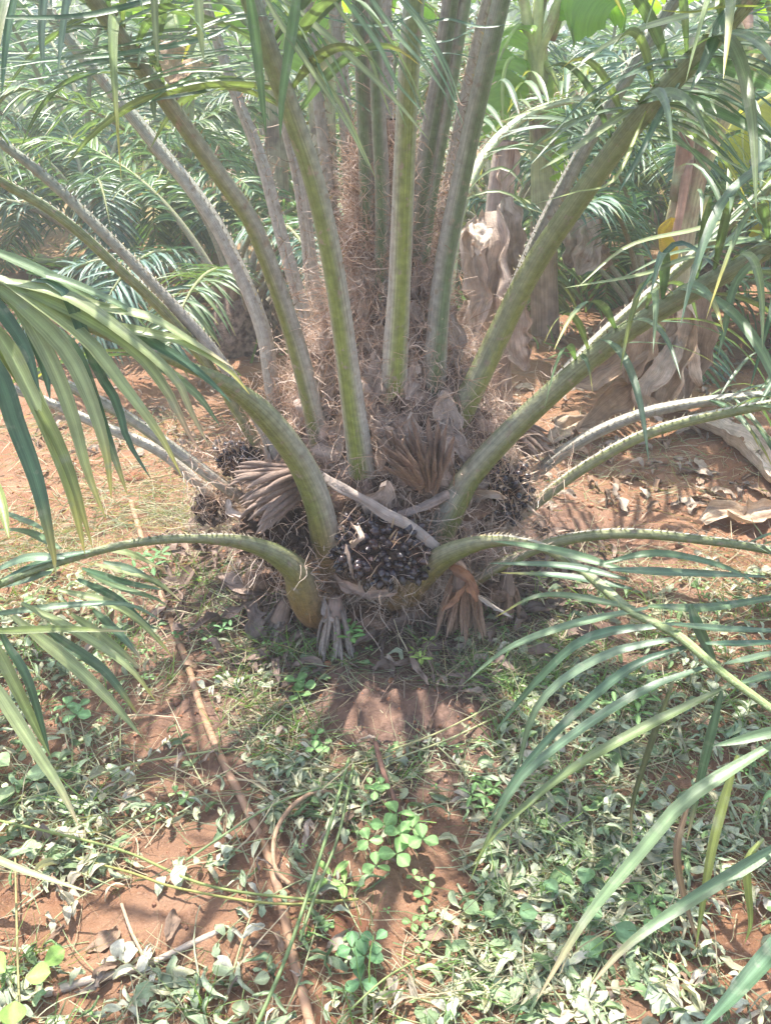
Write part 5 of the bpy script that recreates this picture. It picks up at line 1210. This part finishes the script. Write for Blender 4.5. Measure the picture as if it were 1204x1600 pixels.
# seedlings one can pick out
OB = {}
def plant(px, py, label, kind="clover", n=4, a=.026, h=.05, col=(.17, .30, .11), spread=.05, seed=0):
    b = gpt(px, py); r = np.random.default_rng(seed + 500); e = empty("weed_seedling", b, label, "weed", "green seedlings among the cut weeds")
    mb = MB(); leaves = []
    for i in range(n):
        az = i * 2.4 + r.uniform(-.4, .4); rad = spread * math.sqrt((i + .3) / n); hh = h * r.uniform(.6, 1.1)
        tip = b + np.array([math.cos(az) * rad, math.sin(az) * rad, hh])
        tube(mb, spline([b - np.array([0, 0, .005]), b * .5 + tip * .5 + np.array([0, 0, .012]), tip], 6), .0011, np.array([.24, .30, .13]), 5, cap=False)
        g = np.array(col) * r.uniform(.85, 1.2); s_ = a * r.uniform(.75, 1.15)
        if kind == "clover": ds = trefoil_dirs(az + r.uniform(0, 2), r.uniform(-.05, .3))
        elif kind == "lance": ds = [np.array([math.cos(az + q), math.sin(az + q), r.uniform(.1, .6)]) for q in (0, 1.6, 3.1, 4.7)]
        else: ds = [np.array([math.cos(az), math.sin(az), r.uniform(0, .3)])]
        for d_ in ds: leaves.append((tip, d_, g, s_))
    build(mb, "stem", M['weed'], e)
    for tip, d_, g, s_ in leaves:
        m2 = MB(); obovate(m2, tip + nrm(d_) * .002, d_, np.array([0, 0, 1.]) + r.normal(0, .22, 3), s_ * (1.5 if kind == "lance" else 1), g, w=.34 if kind == "lance" else (.95 if kind == "round" else .8), n=8, droop=.25 if kind == "lance" else .12)
        build(m2, "leaf", M['weed'], e)
for i, (px, py, lab, kw) in enumerate([
    (615, 1345, "largest seedling with many round leaves below the twigs", dict(n=8, a=.036, h=.085, spread=.075)),
    (470, 1090, "seedling with two big round leaves in front of the palm foot", dict(n=3, a=.034, h=.04, spread=.03)),
    (545, 1030, "upright seedling with pointed leaves touching the grey tassel", dict(kind="lance", n=4, a=.026, h=.13, spread=.03, col=(.16, .31, .10))),
    (550, 962, "tiny clover sprig high on the palm foot, upper of two", dict(n=1, a=.017, h=.02, spread=.01)),
    (556, 1005, "tiny clover sprig on the palm foot just below another", dict(n=2, a=.017, h=.03, spread=.02)),
    (560, 1520, "dark green seedling at the bottom middle", dict(n=4, a=.030, h=.05, spread=.05, col=(.12, .25, .11))),
    (122, 1125, "seedling with three broad leaves by the left frond tips", dict(n=3, a=.036, h=.06, spread=.04, col=(.16, .30, .13))),
    (287, 1258, "small pale seedling on bare soil left of the hose", dict(n=2, a=.022, h=.035, spread=.03, col=(.22, .36, .13))),
    (662, 1395, "seedling with pale round leaves right of the largest one", dict(n=3, a=.020, h=.05, spread=.035)),
    (655, 1470, "low clover sprig on the bare red soil", dict(n=4, a=.018, h=.03, spread=.05)),
    (530, 1395, "bright star-shaped seedling left of the largest one", dict(kind="lance", n=2, a=.030, h=.03, spread=.03, col=(.22, .36, .11))),
    (750, 1262, "leafy seedling right of the twigs", dict(kind="lance", n=4, a=.022, h=.04, spread=.04)),
    (890, 1440, "broad-leaved seedling among cut weeds under the right frond", dict(kind="round", n=6, a=.045, h=.04, spread=.08, col=(.15, .26, .13))),
    (770, 1450, "pale broad leaf rosette right of the bare soil", dict(kind="round", n=4, a=.042, h=.03, spread=.05, col=(.22, .33, .16))),
    (38, 1560, "bright green round-leaved plant in the bottom left corner", dict(kind="round", n=4, a=.05, h=.06, spread=.05, col=(.24, .40, .10))),
    (35, 1228, "pale broad-leaved plant at the left edge", dict(kind="round", n=5, a=.05, h=.05, spread=.05, col=(.32, .42, .22))),
    (318, 1008, "little clover patch in the shade left of the palm foot", dict(n=5, a=.020, h=.03, spread=.08, col=(.12, .24, .10))),
    (355, 985, "shaded pointed-leaf seedling beside the low left stalk", dict(kind="lance", n=3, a=.026, h=.05, spread=.04, col=(.14, .28, .12))),
    (240, 900, "dark weed under the low left frond", dict(kind="lance", n=5, a=.028, h=.07, spread=.06, col=(.11, .22, .09))),
    (655, 1045, "yellow-green weed in front of the rust-brown tassel", dict(kind="lance", n=4, a=.020, h=.07, spread=.04, col=(.26, .36, .10))),
    (735, 1050, "small clover right under the rust-brown tassel", dict(n=3, a=.017, h=.04, spread=.04)),
    (1010, 1430, "seedling in sun between the right frond leaflets", dict(n=4, a=.024, h=.04, spread=.05)),
    (590, 1255, "seedling with upright leaves beside the dark twig", dict(n=3, a=.024, h=.07, spread=.03)),
    (990, 1120, "weed under the right frond's upper leaflets", dict(kind="lance", n=5, a=.026, h=.06, spread=.06)),
    (835, 945, "thin yellow-green weed right of the palm foot", dict(kind="lance", n=3, a=.018, h=.12, spread=.02, col=(.27, .36, .12))),
    (385, 1545, "pale wilting round-leaved weed at the bottom left of the hose", dict(kind="round", n=3, a=.040, h=.03, spread=.04, col=(.34, .40, .24))),
    (500, 1175, "small seedling left of the soil mound", dict(n=3, a=.021, h=.04, spread=.035)),
    (430, 1020, "tiny sprig among the grey debris of the palm foot", dict(n=2, a=.016, h=.03, spread=.03))]):
    plant(px, py, lab, seed=i, **kw)

# clods
def clod_mesh(seed, col):
    r = np.random.default_rng(seed); a = np.linspace(0, 2 * np.pi, 12, endpoint=False); b = np.linspace(-1.5, 1.5, 8)
    A_, B_ = np.meshgrid(a, b); R_ = 1 + .5 * (vn(np.cos(A_) * 2 + 5 + seed, np.sin(A_) * 2 + B_ * 1.6 + 9, seed) - .5) + .2 * (vn(np.cos(A_) * 5 + 9, np.sin(A_) * 5 + B_ * 4, seed + 1) - .5)
    mb = MB(); sheet(mb, np.stack([np.cos(B_) * np.cos(A_) * R_, np.cos(B_) * np.sin(A_) * R_, np.sin(B_) * R_ * .7], -1), np.array(col), closed=True)
    return mb
for px, py, rpx, lab in [(540,1452,36,"large crumbly red soil clod at the bottom middle"), (212,748,15,"red soil clod beyond the low left frond"), (242,582,14,"red soil clod in the gap between the left stalks"),
                         (140,745,14,"small red clod behind the left leaflets"), (510,1600,18,"soil clod at the bottom edge below the large one"), (1090,1455,22,"pale soil clod at the lower right under the frond")]:
    b = gpt(px, py); dep = project(b)[0, 2]; me = clod_mesh(px, (.36, .17, .10)).mesh("soil_clod", M['clod'])
    o = link("soil_clod", me, None, b); r_ = rpx / FPX * dep; o.scale = (r_, r_ * .9, r_ * .8); tag(o, lab, "soil clod", "red soil clods")
mb = MB(); n = 4200
cx = rng.uniform(-1.6, 1.6, n); cy = rng.uniform(.65, 3.4, n); cs = rng.uniform(.002, .0075, n) * (1 + 1.2 * (rng.random(n) < .06))
base_c = clod_mesh(3, (1, 1, 1)); Vc = base_c.v[0].reshape(8, 12, 3)[[0, 2, 5, 7], ::2]
for x, y, s_ in zip(cx, cy, cs):
    R3 = np.array(Matrix.Rotation(rng.uniform(0, 6.28), 3, 'Z'))
    sheet(mb, Vc @ R3.T * s_ * rng.uniform(.7, 1.2, 3) + np.array([x, y, float(ghf(x, y)) + s_ * .3]), (np.array([.34, .16, .09]) if rng.random() < .6 else np.array([.24, .13, .085])) * rng.uniform(.75, 1.3), closed=True)
tag(build(mb, "soil_crumbs", M['clod']), "small crumbs of red soil scattered on the ground", "soil crumbs", kind="stuff")

# dead palm debris round the foot, dry litter farther off
mb = MB()
for i in range(130):
    a = rng.uniform(-3.5, .4); rr = rng.uniform(.42, .75) if i < 100 else rng.uniform(.4, .6); x, y = PALM[0] + rr * math.cos(a) * 1.05, PALM[1] + rr * math.sin(a) * .9
    L = rng.uniform(.06, .17); az = rng.uniform(0, 6.28); z = float(gh(x, y)) + rng.uniform(.006, .03); d = np.array([math.cos(az), math.sin(az), rng.normal(0, .15)])
    C = [np.array([x, y, z]) - d * L / 2, np.array([x, y, z + rng.uniform(0, .03)]) + np.array([-d[1], d[0], 0]) * rng.normal(0, .02), np.array([x, y, z]) + d * L / 2]
    crumple(mb, C, rng.uniform(.006, .022), (rng.normal(0, .4), -.3, 1), np.array([.21, .155, .125]) * rng.uniform(.6, 1.3), 10, 5, .006, 1.2, 0, seed=i, rag=.3)
n = 700; a = rng.uniform(-3.4, .3, n); rr = rng.uniform(.36, .8, n); x = PALM[0] + rr * np.cos(a); y = PALM[1] + rr * np.sin(a) * .9
strands(mb, np.stack([x, y, gh(x, y) + rng.uniform(.003, .03, n)], 1), rng.normal(0, 1, (n, 3)) * np.array([1, 1, .2]), rng.uniform(.05, .18, n), .25, rng.uniform(.0008, .0022, n), np.array([.28, .205, .16]) * rng.uniform(.5, 1.3, (n, 1)), grav=.05)
V = mb.v[-1]; V[:, 2] = np.maximum(V[:, 2], gh(V[:, 0], V[:, 1]) + .002)
tag(build(mb, "palm_debris", M['dry']), "dark rotting fibre and dead spikes around the palm foot", "debris", kind="stuff")
mb = MB()
for i in range(520):
    if i < 300: px, py = rng.uniform(700, 1230), rng.uniform(470, 800)
    elif i < 430: px, py = rng.uniform(0, 420), rng.uniform(400, 740)
    else: px, py = rng.uniform(0, 1204), rng.uniform(900, 1600)
    c0 = gpt(px, py, rng.uniform(.004, .02))
    if np.hypot(c0[0] - PALM[0], c0[1] - PALM[1]) < .4: continue
    L = rng.uniform(.03, .12) * (1 if i < 430 else .6); az = rng.uniform(0, 6.28); d = np.array([math.cos(az), math.sin(az), rng.normal(0, .1)])
    crumple(mb, [c0 - d * L / 2, c0 + np.array([0, 0, rng.uniform(0, .03)]) + rng.normal(0, .01, 3) * np.array([1, 1, 0]), c0 + d * L / 2], L * rng.uniform(.06, .26), (rng.normal(0, .4), -.2, 1),
            (np.array([.40, .32, .25]) if rng.random() < .6 else np.array([.29, .20, .14])) * rng.uniform(.7, 1.15), 9, 5, L * .08, rng.uniform(.2, 1.4), 0, seed=i % 89, rag=.2)
n = 3800; xx = rng.uniform(-2.2, 2.4, n); yy = rng.uniform(1.6, 5, n)
strands(mb, np.stack([xx, yy, gh(xx, yy) + rng.uniform(.003, .015, n)], 1), nrm(rng.normal(0, 1, (n, 3)) * np.array([1, .8, .1])), rng.uniform(.04, .16, n), .12, rng.uniform(.0008, .0024, n), np.array([.37, .29, .215]) * rng.uniform(.6, 1.2, (n, 1)), k=5, grav=.04)
V = mb.v[-1]; V[:, 2] = np.maximum(V[:, 2], gh(V[:, 0], V[:, 1]) + .002)
tag(build(mb, "dry_litter", M['dry']), "tan dry leaf scraps and straw scattered on the ground", "leaf litter", kind="stuff")
for i, (pts, w, c, lab) in enumerate([
    (((1085,660,2.95),(1130,672,2.9),(1180,715,2.75),(1225,765,2.65)), .10, (.47,.42,.36), "pale crumpled dry banana leaf lying at the right edge"),
    (((1095,815,2.5),(1130,800,2.45),(1170,812,2.42),(1230,790,2.4)), .055, (.45,.37,.29), "twisted brown dry leaf in front of the pale one"),
    (((860,690,3.2),(900,660,3.15),(940,655,3.1)), .07, (.44,.37,.30), "curled dry leaf at the tip of the hanging banana leaves"),
    (((640,460,5.6),(560,500,5.4),(520,520,5.2)), .10, (.5,.44,.38), "dry leaf lying behind the middle stalks")]):
    P3 = [gpt(q[0], q[1], .03) for q in pts]
    e = empty("dry_leaf", P3[0], lab, "dry leaf"); dry_leaf(e, P3, w, 210 + i, c, 1.1, name="blade", hint=(.1, -.3, 1))
e = empty("fallen_banana_leaf", gpt(130, 415), "large green banana leaf fallen flat on the far left ground", "leaf")
P3 = [gpt(60, 400, .05), gpt(110, 408, .10), gpt(170, 415, .09), gpt(215, 425, .04)]
banana_leaf(e, P3, .5, 77, (.20, .33, .08), .2, .1, name="blade")
mb = MB(); n = 5000                                 # green cover on the ground farther back
x = rng.uniform(-6, 7, n); y = rng.uniform(4.2, 13, n); k_ = rng.random(n) < np.clip(vn(x * .55 + 4, y * .55, 44) * 2 - .75, 0, 1); x, y = x[k_], y[k_]; n = len(x)
a = rng.uniform(0, 6.28, n); strands(mb, np.stack([x, y, gh(x, y)], 1), np.stack([np.cos(a) * .7, np.sin(a) * .7, np.ones(n)], 1), rng.uniform(.06, .22, n), .15, rng.uniform(.004, .009, n), np.array([.20, .28, .11]) * rng.uniform(.7, 1.3, (n, 1)), k=4, grav=.25)
tag(build(mb, "back_grass", M['weed']), "low green cover on the ground farther back", "grass", kind="stuff")

# ------------------------------------------------------------------ the hazy air
mb = MB()
V = np.array([(x, y, z) for x in (-71, 71) for y in (-9, 112) for z in (-1.2, 7.0)], float)
mb.add(V, [[0, 1, 3, 2], [4, 6, 7, 5], [0, 4, 5, 1], [2, 3, 7, 6], [0, 2, 6, 4], [1, 5, 7, 3]])
air = bpy.data.materials.new("air"); air.use_nodes = True
nt = air.node_tree; nt.nodes.remove(nt.nodes["Principled BSDF"])
pv = nt.nodes.new("ShaderNodeVolumePrincipled"); pv.inputs["Color"].default_value = (.9, .93, .95, 1); pv.inputs["Density"].default_value = HAZE; pv.inputs["Anisotropy"].default_value = .2
nt.links.new(pv.outputs[0], nt.nodes["Material Output"].inputs["Volume"])
tag(build(mb, "haze", air, smooth=False), kind="stuff")
